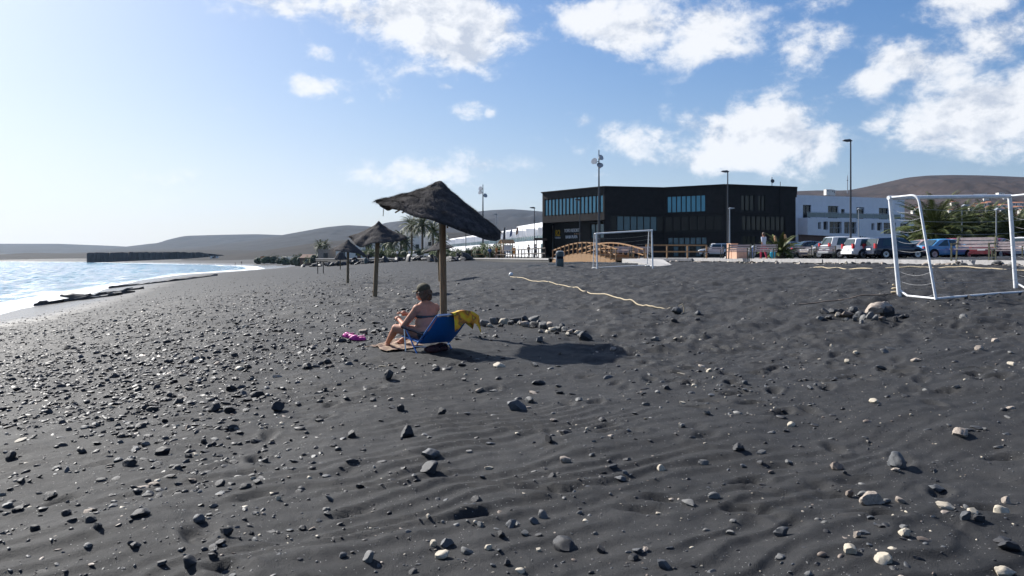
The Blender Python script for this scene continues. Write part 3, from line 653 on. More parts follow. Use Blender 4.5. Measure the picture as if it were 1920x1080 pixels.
for h in lh:
    a = (h[0]-3.2, h[1]-3.2, h[2], h[3]); panes(wb_, PL, a, 2 if h[1]-h[0] > 1.6 else 1, M['window_dark'], M['pole_grey'], inset=.45, fw=.06)
panes(wb_, PL, (u_of(1688)-3.2, u_of(1704)-3.2, 8.45, 10.4), 2, M['window_dark'], M['pole_grey'], inset=.45, fw=.06)
for h in uh: panes(wb_, PU, h, 2 if h[1]-h[0] > 1.2 else 1, M['window_dark'], M['pole_dark'], inset=.3, fw=.06)
for a, b in ((1496, 1548), (1548, 1600), (1600, 1652), (1652, 1690)):   # glass balustrades of the upper terrace, one per flat
    q = MB(); ua, ub = max(u_of(a), 3.3)-3.2, u_of(b)-3.25; fm = MB()
    n = max(2, int((ub-ua)/1.3))
    for k in range(n+1): fm.bar(PL(ua+(ub-ua)*k/n, 11.05, .12), PL(ua+(ub-ua)*k/n, 12.0, .12), .05)
    fm.bar(PL(ua, 12.02, .12), PL(ub, 12.02, .12), .06)
    rl = obj('balustrade', fm, M['pole_grey'], wb_, world=True)
    for k in range(n):
        q = MB(); q.add([PL(ua+(ub-ua)*k/n+.04, 11.15, .12), PL(ua+(ub-ua)*(k+1)/n-.04, 11.15, .12), PL(ua+(ub-ua)*(k+1)/n-.04, 11.92, .12), PL(ua+(ub-ua)*k/n+.04, 11.92, .12)], [(0, 1, 2, 3)])
        o = obj('rail_glass', q, M['glass_rail'], None, fix=False); o.parent = rl; o.matrix_parent_inverse = wb_.matrix_basis.inverted()
for h in lh[2:4]+lh[6:7]:
    fm = MB(); a, b = h[0]-3.2, h[1]-3.2
    for k in range(7): fm.bar(PL(a+(b-a)*k/6, 8.45, .02), PL(a+(b-a)*k/6, 9.4, .02), .035)
    fm.bar(PL(a, 9.4, .02), PL(b, 9.4, .02), .06); obj('balcony_rail', fm, M['pole_grey'], wb_, world=True)
bw = thing('brown_wall', 'low brown wall behind the parked cars in front of the white block', 'wall', (44, 118, 4.3))
obj('wall', MB().prism([(40.2, 112, 4.2), (48.6, 121, 4.2), (48.6, 121.3, 4.2), (40.2, 112.3, 4.2)], (0, 0, 3.3)), M['brown_wall'], bw, world=True)
obj('cap', MB().bar((40.3, 112.15, 7.55), (48.6, 121.15, 7.55), .5, .12), M['brown_wall'], bw, world=True)

# bright terraced apartment row on the left of the hotel: facade turned to the sun
tr = thing('terrace_building', 'long white terraced apartment row glaring in the sun left of the hotel', 'building', (-5, 185, 4.2))
T0_, T1_ = (6.4, 131), (-24.5, 272)
tl = math.hypot(T1_[0]-T0_[0], T1_[1]-T0_[1]); td = ((T1_[0]-T0_[0])/tl, (T1_[1]-T0_[1])/tl)
tn = (-td[1], td[0])                                  # outward normal, towards the sea
tp = lambda u, z, k=0: Vector((T0_[0]+td[0]*u+tn[0]*k, T0_[1]+td[1]*u+tn[1]*k, z))
mb = MB(); win = []; fins = MB(); rails = []
def tbox(mb, u0, u1, k0, k1, z0, z1):
    c = [tp(u0, z0, k0), tp(u1, z0, k0), tp(u1, z0, k1), tp(u0, z0, k1)]; mb.prism(c, (0, 0, z1-z0))
tbox(mb, 0, tl, -9, 0, 4.0, 7.3); tbox(mb, .3, tl-.3, -12, -2.6, 7.3, 10.2)
n = 16; uw = tl/n
for k in range(n):
    hz = 10.2
    tbox(mb, k*uw+.01*(k % 2), (k+1)*uw-.01*(k % 2), -2.62-.01*(k % 2), -2.4-.01*(k % 2), 7.31, hz+.55 if k < 4 else hz+.05)
obj('wall', mb, M['white_render'], tr, world=True)
for k in range(n):
    u = k*uw
    for (a, b, z0, z1, kk, nm) in ((u+1.2, u+3.4, 7.4, 9.5, -2.38, 'window'), (u+5.0, u+6.2, 7.9, 9.3, -2.38, 'window'), (u+1.8, u+3.8, 4.9, 6.8, .02, 'window'), (u+5.4, u+6.6, 5.2, 6.7, .02, 'window')):
        q = MB(); q.bar(tp(a, (z0+z1)/2, kk), tp(b, (z0+z1)/2, kk), .06, z1-z0); obj(nm, q, M['white_grey'] if (k+len(nm)) % 3 else M['glass_rail'], tr, world=True)
    q = MB(); q.bar(tp(u+.15, 8.2, -1.2), tp(u+.15, 9.9, -1.2), .14, 2.4, up=(tn[0], tn[1], 0)) if False else tbox(q, u+.05, u+.2, -2.4, -.1, 7.3, 9.6); obj('divider', q, M['white_render'], tr, world=True)
    q = MB(); q.bar(tp(u+.3, 8.22, -.05), tp(u+uw-.1, 8.22, -.05), .05)
    for j in range(6): q.bar(tp(u+.3+j*(uw-.4)/5, 7.3, -.05), tp(u+.3+j*(uw-.4)/5, 8.2, -.05), .04)
    rl = obj('balustrade', q, M['pole_grey'], tr, world=True)
    q = MB(); q.add([tp(u+.35, 7.4, -.05), tp(u+uw-.15, 7.4, -.05), tp(u+uw-.15, 8.15, -.05), tp(u+.35, 8.15, -.05)], [(0, 1, 2, 3)])
    o = obj('rail_glass', q, M['glass_rail'], None, fix=False); o.parent = rl; o.matrix_parent_inverse = tr.matrix_basis.inverted()
    if k % 2 == 0:
        q = MB(); q.bar(tp(u+2, 9.75, -1.3), tp(u+6, 9.75, -1.3), 2.2, .08); q.bar(tp(u+4, 7.3, -.3), tp(u+4, 9.7, -.3), .08); obj('awning', q, M['white_grey'], tr, world=True)
#SECTION3
# ------------------------------------------------------------------ thatched parasols
def canopy_z(r, th, C):
    """height of the thatch at radius fraction r (0..1) and angle th; C: apex height, rim height, tilt x, tilt y, droops"""
    rim = C['rim'] + C['tx']*math.cos(th) + C['ty']*math.sin(th)
    for (a, w, dz) in C.get('bend', ()):
        d = (th-a+math.pi) % (2*math.pi)-math.pi; rim += dz*math.exp(-(d/w)**2)*r**1.5
    k = C.get('knob', .12)
    if r < .13: f = k*(r/.13)**C.get('kp', 1.3)
    else: f = k+(1-k)*((r-.13)/.87)**C.get('pw', .93)
    return C['apex']+(rim-C['apex'])*f
def make_parasol(label, loc, C, nf, wood='pole_wood', group='thatched parasols in a line along the beach'):
    t = thing('beach_parasol', label, 'parasol', loc, 0, group)
    lean = Vector(C.get('lean', (0, 0)) + (0,)) if len(C.get('lean', (0, 0))) == 2 else Vector(C['lean'])
    pr = C.get('pr', .075)
    z0, z1 = -.35, C['apex']-.18
    P = [Vector((lean.x*s, lean.y*s, z0+(z1-z0)*s)) for s in np.linspace(0, 1, 7)]
    obj('pole', MB().tube(P, [pr*1.04]*3+[pr]*4, 14), M[wood], t, smooth=True)
    ax, ay = lean.x+C.get('ox', 0), lean.y+C.get('oy', 0)
    def rad_(th):
        r = C['R']*(1+.035*math.sin(3*th+1)+.025*math.sin(7*th+C['s'])+.012*math.sin(13*th))
        for (a, w, dr) in C.get('tips', ()):
            d = (th-a+math.pi) % (2*math.pi)-math.pi; r += dr*math.exp(-(d/w)**2)
        return r
    nt_, nr = 84, 18
    def pos(r, th, dn=0):
        q = rad_(th)*r; z = canopy_z(r, th, C)-dn
        z += .008*math.sin(23*r+2*math.sin(3*th))*(r > .1)+.011*fbm(np.array([th*3.]), np.array([r*6.]), 3, C['s'])[0]*(r > .05)
        return Vector((ax+q*math.cos(th), ay+q*math.sin(th), z))
    rings = [[pos(r, 2*math.pi*j/nt_) for j in range(nt_)] for r in np.linspace(.02, 1, nr)]
    under = [[pos(r, 2*math.pi*j/nt_, .035+.01*r+C.get('hem', 0)*r**5*math.exp(-(((2*math.pi*j/nt_+.35+math.pi) % (2*math.pi)-math.pi)/.8)**2)) for j in range(nt_)] for r in np.linspace(1, .02, 10)]
    allr = rings+under; m = MB(); m.v = [tuple(p) for q in allr for p in q]
    for i in range(len(allr)-1):
        for j in range(nt_): m.f.append((i*nt_+j, i*nt_+(j+1) % nt_, (i+1)*nt_+(j+1) % nt_, (i+1)*nt_+j))
    m.f.append(tuple(range(nt_))[::-1]); e = (len(allr)-1)*nt_; m.f.append(tuple(range(e, e+nt_)))
    cn = obj('canopy', m, M['thatch'], t, smooth=True, sharp=80)
    fb = MB()
    for k in range(nf):
        th = random.uniform(0, 2*math.pi); r = math.sqrt(random.uniform(.002, 1)); rim = random.random() < .30
        if rim: r = random.uniform(.94, 1.0)
        a = pos(r, th, -.004); b = pos(min(1, r+.03), th, -.004); d = (b-a).normalized() if (b-a).length > 1e-5 else Vector((math.cos(th), math.sin(th), -.6)).normalized()
        tg = Vector((-math.sin(th), math.cos(th), 0)); nn = d.cross(tg).normalized(); nn = nn if nn.z > 0 else -nn
        l = random.uniform(.05, .12)*(1.0 if not rim else 1.1); d2 = (d+tg*random.gauss(0, .55)+nn*random.uniform(.0, .26)+(Vector((0, 0, -.35)) if rim else Vector())).normalized()
        w = random.uniform(.002, .0045); s = d2.cross(nn).normalized()*w
        fb.add([a+s, a-s, a+d2*l], [(0, 1, 2)])
    f = obj('straw', fb, M['thatch_fibre'], t, fix=False); f['kind'] = 'stuff'
    rb = 8                                                   # ribs under the thatch
    for k in range(rb):
        th = 2*math.pi*k/rb+.2; obj('rib', MB().tube([pos(.1, th, .11), pos(.55, th, .11), pos(.95, th, .11)], .014, 6), M[wood], t)
    return t, pos
gz = h1(-1.13, 13.3)
PA = dict(apex=EYE+142/112.8-gz, rim=1.97, tx=-.215, ty=.06, R=1.0, s=2, pr=.056, hem=.09, knob=.17, lean=(-.04, .02), ox=-.02, tips=((math.pi, .22, .13), (.0, .3, -.06)), bend=((math.pi, .30, .07), (math.pi+.8, .4, .07), (-.75, .5, -.06), (.2, .5, -.02)), pw=.97)
t1, pos1 = make_parasol('nearest thatched parasol, tilted, on a wooden pole beside the seated woman', (-1.127, 13.3, gz), PA, 21000)
# loose flap and string at the raised corner
fl = [[pos1(.80+.2*i/5, math.pi+.28+.36*j/6, .05+.10*math.sin(math.pi*j/6)*math.sin(math.pi*(i+.5)/6)) for j in range(7)] for i in range(6)]
obj('flap', MB().grid(fl), M['thatch'], t1, smooth=True)
obj('string', MB().tube([pos1(.93, math.pi+.22, .05), pos1(.92, math.pi+.23, .12), pos1(.93, math.pi+.24, .20), pos1(.935, math.pi+.25, .26)], .006, 5), M['rope'], t1)
obj('rim_wire', MB().tube([pos1(.82, math.pi+.62, .10), pos1(.72, math.pi+.75, .14), pos1(.58, math.pi+.95, .17)], .006, 5), M['black_plastic'], t1)
def pz(x, y): return h1(x, y)
x, y = (702-960)/F*27.5, 27.5; g = pz(x, y)
make_parasol('second thatched parasol of the line, peaked hat with a folded left corner', (x, y, g), dict(apex=EYE+67/54.5-g, rim=1.98, tx=.0, ty=.08, R=.93, s=5, knob=.24, kp=.9, lean=(.13, 0), ox=.02, pw=.95, bend=((math.pi, .35, .12), (math.pi*1.35, .3, -.16), (.0, .4, .10)), tips=((math.pi, .3, .1),)), 3500)
x, y = (652-960)/F*47, 47.; g = pz(x, y)
make_parasol('third thatched parasol, its rim torn and drooping to the right', (x, y, g), dict(apex=EYE+32/31.9-g, rim=1.95, tx=-.1, ty=.05, R=.93, s=9, knob=.24, kp=.9, pw=.92, lean=(.02, 0), bend=((.0, .5, -.28), (math.pi, .6, .05)), tips=((0, .4, .14),)), 1500)
x, y = (825-960)/F*45, 45.; g = pz(x, y)
make_parasol('thatched parasol half hidden behind the nearest parasol pole', (x, y, g), dict(apex=EYE+28/33.3-g, rim=1.86, tx=.12, ty=.05, R=.85, s=4, knob=.24, kp=.9, pw=.92, lean=(-.1, 0), bend=((math.pi, .4, -.12),)), 1500)
x, y = (638-960)/F*120, 120.; g = pz(x, y)
make_parasol('small far parasol with a dark domed top near the beach kiosk', (x, y, g), dict(apex=EYE+8/12.5-g, rim=1.5, tx=0, ty=0, R=1.0, s=6, knob=.02, pw=1.5), 300)
x, y = (655-960)/F*150, 150.; g = pz(x, y)

# ------------------------------------------------------------------ bodies: tapered limbs fused into one skin
def sphere_(c, r, n=12, m=8, sc=(1, 1, 1), rot=None):
    v = []; f = []
    for i in range(1, m):
        for j in range(n):
            p = Vector((math.sin(math.pi*i/m)*math.cos(2*math.pi*j/n)*sc[0], math.sin(math.pi*i/m)*math.sin(2*math.pi*j/n)*sc[1], math.cos(math.pi*i/m)*sc[2]))*r
            v.append((rot @ p if rot is not None else p)+Vector(c))
    for i in range(m-2):
        for j in range(n): f.append((i*n+j, i*n+(j+1) % n, (i+1)*n+(j+1) % n, (i+1)*n+j))
    p = Vector((0, 0, r*sc[2])); p = rot @ p if rot is not None else p
    v += [Vector(c)+p, Vector(c)-p]; a = len(v)-2
    for j in range(n): f.append((a, (j+1) % n, j)); f.append((a+1, (m-2)*n+j, (m-2)*n+(j+1) % n))
    return v, f
def fuse(name, caps, voxel, iters=6, fac=.5):
    """caps: ('c', p0, p1, r0, r1) limbs or ('e', centre, radius, scale, rotation) masses -> one closed mesh"""
    mb = MB()
    for c in caps:
        if c[0] == 'c':
            _, a, b, r0, r1 = c; a, b = Vector(a), Vector(b); k = max(2, int((b-a).length/max(min(r0, r1)*.35, voxel)))
            prev = None
            for i in range(k+1):
                s = i/k; mb.add(*sphere_(a.lerp(b, s), r0+(r1-r0)*s, 12, 8))
        else: mb.add(*sphere_(c[1], c[2], 20, 14, c[3], c[4] if len(c) > 4 else None))
    me = bpy.data.meshes.new(name); me.from_pydata(mb.v, [], mb.f); bm = bmesh.new(); bm.from_mesh(me); bmesh.ops.recalc_face_normals(bm, faces=bm.faces); bm.to_mesh(me); bm.free()
    o = bpy.data.objects.new('tmp', me); COL.objects.link(o)
    r = o.modifiers.new('r', 'REMESH'); r.mode = 'VOXEL'; r.voxel_size = voxel
    if iters: s = o.modifiers.new('s', 'SMOOTH'); s.factor = fac; s.iterations = iters
    dg = bpy.context.evaluated_depsgraph_get(); out = bpy.data.meshes.new_from_object(o.evaluated_get(dg)); bpy.data.objects.remove(o); bpy.data.meshes.remove(me)
    out.polygons.foreach_set('use_smooth', [True]*len(out.polygons)); out.name = name; return out
def put(name, me, m, parent):
    o = bpy.data.objects.new(name, me); COL.objects.link(o); me.materials.clear(); me.materials.append(m); o.parent = parent; return o

# ------------------------------------------------------------------ blue beach chair and the woman
hd = Vector((-.616, .788, 0)); wd = Vector((.788, .616, 0))
O = Vector(((783-960)/F*11.4, 11.4, 0)); O.z = h1(O.x, O.y)
SZ = O.z
ROT = math.atan2(hd.y, hd.x)                      # local x = the way the chair faces, local y = its left hand
chair = thing('beach_chair', 'low blue folding beach chair with aluminium legs under the parasol', 'chair', (O.x+wd.x*.28, O.y+wd.y*.28, SZ), ROT)
def cl(f, r, u): return Vector((f, -r, u))       # chair coordinates: forward, right, up (origin: middle of the back's foot)
W2 = .28
bk = [[cl(-.02-.47*s-.03*math.sin(math.pi*s), (q-.5)*.53, .14+.40*s-.025*math.sin(math.pi*q)*math.sin(math.pi*s)) for q in np.linspace(0, 1, 9)] for s in np.linspace(0, 1, 9)]
bk2 = [[p+Vector((-.012, 0, -.010)) for p in q] for q in bk]
m_ = MB().grid(bk).grid(bk2)
obj('backrest', m_, M['blue_fabric'], chair, smooth=True, fix=False)
st = [[cl(.0+.43*s, (q-.5)*.53, .155+.045*s-.02*math.sin(math.pi*s)*math.sin(math.pi*q)) for q in np.linspace(0, 1, 7)] for s in np.linspace(0, 1, 7)]
obj('seat', MB().grid(st).grid([[p-Vector((0, 0, .012)) for p in q] for q in st]), M['blue_fabric'], chair, smooth=True, fix=False)
fr = MB()
for s in (-1, 1): fr.tube([cl(.02, s*W2, .12), cl(-.25, s*W2, .345), cl(-.50, s*W2, .555)], .011, 8)
fr.tube([cl(-.50, -W2, .555), cl(-.515, -W2+.03, .57), cl(-.515, W2-.03, .57), cl(-.50, W2, .555)], .011, 8)
obj('back_frame', fr, M['blue_tube'], chair, smooth=True)
obj('top_bar', MB().tube([cl(-.53, -W2, .56), cl(-.545, -.1, .566), cl(-.545, .1, .566), cl(-.53, W2+.03, .56)], .012, 8), M['aluminium'], chair, smooth=True)
obj('seat_frame', MB().tube([cl(-.02, -W2, .16), cl(.44, -W2, .205), cl(.44, W2, .205), cl(-.02, W2, .16)], .011, 8), M['blue_tube'], chair, smooth=True)
for s in (-1, 1):
    obj('leg', MB().tube([cl(.34, s*(W2+.02), .335), cl(.30, s*(W2+.02), .0)], .011, 8), M['aluminium'], chair, smooth=True)
    obj('leg', MB().tube([cl(.30, s*(W2+.02), .335), cl(.10, s*(W2+.02), .12), cl(-.03, s*(W2+.02), -.02)], .011, 8), M['blue_tube'], chair, smooth=True)
    obj('armrest', MB().tube([cl(.42, s*(W2+.02), .345), cl(.36, s*(W2+.02), .345), cl(.1, s*(W2+.015), .315), cl(-.16, s*(W2+.01), .275)], [.016, .022, .022, .014], 8), M['black_plastic'], chair, smooth=True)
obj('crossbar', MB().tube([cl(.06, -W2-.02, .09), cl(-.06, -.12, .075), cl(-.06, .12, .075), cl(.06, W2+.02, .09)], .010, 8), M['aluminium'], chair, smooth=True)

def frange(a, b, n): return [a+(b-a)*i/n for i in range(n+1)]
woman = thing('person', 'woman in a cap and dark bikini top sitting in the blue chair', 'person', (chair.location.x+hd.x*.17, chair.location.y+hd.y*.17, SZ), ROT)
wl_ = lambda f, r, u: Vector((f, -r, u))
J = dict(pel=wl_(.0, 0, .27), bel=wl_(.045, 0, .40), che=wl_(.05, 0, .55), nek=wl_(.075, 0, .705), hed=wl_(.115, -.01, .835),
         shL=wl_(.045, -.158, .612), shR=wl_(.045, .158, .612), elL=wl_(.235, -.265, .365), elR=wl_(.27, .235, .40), haL=wl_(.49, -.20, .43), haR=wl_(.545, -.03, .50),
         hiL=wl_(.03, -.105, .265), hiR=wl_(.03, .105, .265), knL=wl_(.42, -.295, .31), knR=wl_(.41, .23, .33), anL=wl_(.80, -.22, .065), anR=wl_(.78, .0, .08))
Y2 = Matrix.Rotation(R(-8), 3, 'Y')
HR = Matrix.Rotation(R(32), 3, 'Z')      # the head is turned to the left
caps = [('e', J['pel'], .165, (.85, 1.12, .72)), ('e', J['bel'], .163, (.90, 1.08, .95)), ('e', wl_(.10, 0, .40), .125, (.9, 1.15, .9)), ('e', J['che'], .150, (.78, 1.12, 1.0), Y2), ('e', wl_(.04, 0, .615), .125, (.72, 1.25, .72)),
        ('e', wl_(.15, -.075, .535), .072, (1, 1, .9)), ('e', wl_(.15, .075, .535), .072, (1, 1, .9)),
        ('c', J['shL']+wl_(0, .05, .02), J['nek'], .06, .052), ('c', J['shR']+wl_(0, -.05, .02), J['nek'], .06, .052), ('c', wl_(.05, 0, .64), J['nek'], .07, .055), ('c', J['nek'], J['hed'], .052, .052),
        ('e', J['hed']+HR @ wl_(0, 0, .012), .098, (1.0, .80, 1.12)), ('e', J['hed']+HR @ wl_(.045, -.01, -.055), .058, (.9, .85, .9)), ('e', J['hed']+HR @ wl_(.097, -.012, -.015), .017, (1.3, .7, 1.2)),
        ('e', J['hed']+HR @ wl_(.082, -.012, -.062), .022, (.8, 1.2, .6)), ('e', J['hed']+HR @ wl_(-.005, -.082, -.012), .022, (.8, .4, 1.3)), ('e', J['hed']+HR @ wl_(-.005, .078, -.012), .022, (.8, .4, 1.3))]
for s in 'LR':
    sg_ = -1 if s == 'L' else 1
    caps += [('e', J['sh'+s], .068, (1, 1, 1)), ('c', J['sh'+s], J['el'+s], .060, .046), ('c', J['el'+s], J['ha'+s], .041, .027),
             ('c', J['hi'+s], J['kn'+s], .098, .066), ('c', J['kn'+s], J['kn'+s].lerp(J['an'+s], .35), .060, .056), ('c', J['kn'+s].lerp(J['an'+s], .35), J['an'+s], .056, .035)]
    d = (J['ha'+s]-J['el'+s]).normalized(); side = d.cross(Vector((0, 0, 1))).normalized(); upv = side.cross(d)
    hc = J['ha'+s]+d*.055
    caps += [('e', hc, .042, (1, 1, 1), None), ('c', J['ha'+s], hc+d*.01, .026, .03)]
    for q in range(4):          # fingers: unequal, a little curled
        o_ = hc+d*.03+side*(q-1.5)*.021; ln = (.030, .036, .034, .026)[q]
        k1 = o_+d*ln+upv*(.004-.002*q); k2 = k1+(d*.8-upv*.6)*ln*.9; k3 = k2+(d*.4-upv*.9)*ln*.55
        caps += [('c', o_-d*.02, k1, .0105, .0095), ('c', k1, k2, .0095, .0085), ('c', k2, k3, .0085, .0075)]
    th0 = J['ha'+s]+d*.02-side*sg_*.022; th1 = th0+d*.03-side*sg_*.022; th2 = th1+d*.03-side*sg_*.004
    caps += [('c', th0, th1, .013, .011), ('c', th1, th2, .011, .009)]
    a = J['an'+s]; fd = Vector((.9, -sg_*-.25 if s == 'L' else .15, 0)).normalized()
    caps += [('e', a-fd*.02+Vector((0, 0, -.03)), .036, (1, 1, .9)), ('c', a+Vector((0, 0, -.01)), a+fd*.10+Vector((0, 0, -.045)), .034, .027), ('c', a+fd*.09+Vector((0, 0, -.048)), a+fd*.165+Vector((0, 0, -.055)), .028, .018)]
    for q in range(5): sd_ = fd.cross(Vector((0, 0, 1))); caps += [('c', a+fd*.14+sd_*(q-2)*.014+Vector((0, 0, -.052)), a+fd*(.195-.006*abs(q-1))+sd_*(q-2)*.016+Vector((0, 0, -.057)), .011, .009)]
put('body', fuse('body', caps, .0075, 4), M['skin'], woman)
hr = [('e', J['hed']+HR @ wl_(-.022, 0, .02), .103, (.98, .90, 1.08)), ('e', J['hed']+HR @ wl_(-.055, 0, -.045), .078, (.8, 1.05, .9)), ('c', J['hed']+HR @ wl_(.03, -.075, .0), J['hed']+HR @ wl_(-.02, -.08, -.06), .022, .026), ('c', J['hed']+HR @ wl_(.03, .075, .0), J['hed']+HR @ wl_(-.02, .08, -.06), .022, .026), ('e', J['hed']+HR @ wl_(-.075, 0, -.085), .04, (.8, 1.4, .7))]
for k in range(46):
    a = random.uniform(1.2, 5.1); hr.append(('e', J['hed']+HR @ Vector((.088*math.cos(a)-.03, .082*math.sin(a), random.uniform(-.095, .03))), random.uniform(.013, .024), (1, 1, 1.2)))
put('hair', fuse('hair', hr, .008, 1), M['hair'], woman)
hc = J['hed']
cp_ = fuse('cap', [('e', hc+HR @ wl_(-.005, 0, .070), .109, (1.02, .92, .76)), ('e', hc+HR @ wl_(-.005, 0, .153), .012, (1, 1, .6))], .008, 2)
cap_ = put('cap', cp_, M['cap_cloth'], woman)
bl = [[hc+HR @ wl_(.072+.105*s*(1-.40*abs(2*q-1)**2), (q-.5)*.17*(1-.22*s), .052-.016*s-.022*abs(2*q-1)**2) for q in np.linspace(0, 1, 9)] for s in np.linspace(0, 1, 5)]
obj('cap_peak', MB().grid(bl).grid([[p-Vector((0, 0, .006)) for p in q] for q in bl]), M['cap_cloth'], cap_, smooth=True, fix=False)
for sx in (-1, 1):
    obj('eye', MB().add(*sphere_(hc+HR @ wl_(.086, sx*.033-.01, .008), .010, 8, 6)), M['black_plastic'], woman, smooth=True)
mk('bikini', (.03, .045, .055), .6, .6, 26, c2=(.012, .014, .02))
bt = fuse('bikini', [('e', J['che']+wl_(.002, 0, -.045), .158, (.815, 1.13, .34), Y2)], .008, 2)
bt2 = put('bikini_top', bt, M['bikini'], woman)
obj('strap', MB().tube([wl_(.14, -.06, .60), wl_(.10, -.065, .70), wl_(.03, -.03, .745), wl_(.02, 0, .75), wl_(.03, .03, .745), wl_(.10, .065, .70), wl_(.14, .06, .60)], .006, 6), M['bikini'], woman)
obj('bikini_bottom', MB().add(*sphere_(J['pel']+wl_(-.005, 0, -.02), .170, 20, 12, (.87, 1.13, .62))), M['bikini'], woman, smooth=True)

# yellow towel over the chair's top bar
m = bpy.data.materials.new('towel_print'); m.use_nodes = True; nt = m.node_tree; N = nt.nodes; L = nt.links; p = N['Principled BSDF']; p.inputs['Roughness'].default_value = .9
tc = N.new('ShaderNodeTexCoord'); nz = N.new('ShaderNodeTexNoise'); nz.inputs['Scale'].default_value = 5; nz.inputs['Detail'].default_value = 2; L.new(tc.outputs['UV'], nz.inputs['Vector'])
sep = N.new('ShaderNodeSeparateXYZ'); L.new(tc.outputs['Object'], sep.inputs[0])
rp = N.new('ShaderNodeValToRGB'); e = rp.color_ramp.elements; e[0].position = .30; e[0].color = (.72, .58, .03, 1); e[1].position = .62; e[1].color = (.75, .55, .03, 1)
for q, c in ((.42, (.22, .08, .03, 1)), (.5, (.75, .30, .02, 1)), (.72, (.5, .05, .03, 1))): k = e.new(q); k.color = c
nz2 = N.new('ShaderNodeTexNoise'); nz2.inputs['Scale'].default_value = 6.5; nz2.inputs['Detail'].default_value = 2; L.new(tc.outputs['Object'], nz2.inputs['Vector']); L.new(nz2.outputs['Fac'], rp.inputs[0]); L.new(rp.outputs[0], p.inputs['Base Color'])
tw = thing('towel', 'yellow and orange patterned towel hung over the top of the blue chair', 'towel', tuple(chair.location), ROT)
def tw_pt(r, t, k=0):
    # r: along the bar (right of the chair), t: -1 (behind, our side) .. 1 (front side)
    dv = abs(t); over = max(0, r-.27)
    base = cl(-.545, r, .590+.035*math.exp(-((r-.12)/.13)**2)-over*.35-over*over*1.2)
    ln = .235*(1-.25*math.sin(r*9)) if t < 0 else .20
    q = base+Vector((-(.035+.05*dv) if t < 0 else (.03+.13*dv), 0, -ln*max(0, dv-.08)))
    q += Vector((.02*math.sin(r*26+t*2), 0, .010*math.sin(r*31))) * dv + Vector((0, -.09*dv*max(0, r-.05), -.16*dv*over))
    return q+Vector((0, 0, k))
Tg = [[tw_pt(r, t) for t in np.linspace(-1, 1, 22)] for r in np.linspace(-.06, .37, 26)]
obj('cloth', MB().grid(Tg).grid([[p+Vector((0, 0, -.006)) for p in q] for q in Tg]), m, tw, smooth=True, fix=False)
# patterned mat on the sand under her feet
mk('mat_print', (.30, .22, .15), .9, .6, 13, .2, c2=(.07, .03, .03))
tm = thing('beach_towel', 'crumpled beige and brown towel spread on the sand under her feet', 'towel', tuple(woman.location), ROT)
gz0 = SZ
Tm = []
for i, f in enumerate(np.linspace(.42, 1.12, 26)):
    row = []
    for j, r in enumerate(np.linspace(-.42, .22, 22)):
        wp = woman.location+hd*f+wd*r; z = h1(wp.x, wp.y)-SZ+.022+.018*max(0, vnoise(np.array([f*9]), np.array([r*13]), 5)[0])+.03*max(0, vnoise(np.array([f*4+3]), np.array([r*6]), 8)[0])
        row.append(wl_(f, r+.05*math.sin(f*9), z))
    Tm.append(row)
obj('cloth', MB().grid(Tm), M['mat_print'], tm, smooth=True, fix=False)
# bag under the chair
bg_ = thing('beach_bag', 'dark flowered bag tucked under the back of the blue chair', 'bag', tuple(chair.location), ROT)
mk('bag_print', (.06, .018, .022), .8, .7, 22, c2=(.014, .010, .012))
put('bag', fuse('bag', [('e', cl(-.06, .0, .05), .10, (.9, 2.1, .6)), ('e', cl(-.13, -.10, .05), .075, (1, 1.3, .8)), ('e', cl(-.03, .1, .07), .08, (1, 1.4, .7))], .012, 3), M['bag_print'], bg_)
obj('bag_handle', MB().tube([cl(-.14, -.02, .07), cl(-.17, .03, .10), cl(-.17, .09, .10), cl(-.14, .14, .07)], .009, 6), M['black_plastic'], bg_)
# pink clogs
for k, (px_, py_, a) in enumerate(((652, 632, 2.4), (668, 634, 2.9))):
    x, y, z = at(px_, py_); t = thing('clog', ('pink rubber clog lying on its side farther from the woman', 'pink rubber clog nearer the woman and the grey stone')[k], 'shoe', (x, y, z+.01), a)
    me = fuse('shoe', [('e', (0, 0, .035), .055, (1.3, .85, .62)), ('e', (-.10, 0, .03), .045, (1.4, .85, .6)), ('c', (-.15, 0, .02), (.09, 0, .02), .034, .04), ('e', (.02, 0, .06), .045, (1.3, .9, .6))], .009, 2)
    put('upper', me, M['pink_rubber'], t); obj('strap', MB().tube([(-.04, .045, .06), (-.12, .04, .075), (-.165, 0, .08), (-.12, -.04, .075), (-.04, -.045, .06)], .008, 6), M['pink_rubber'], t)
    obj('sole', MB().prism([(-.17, -.03, 0), (.04, -.05, 0), (.10, 0, 0), (.04, .05, 0), (-.17, .03, 0)], (0, 0, .02)), M['pink_rubber'], t)

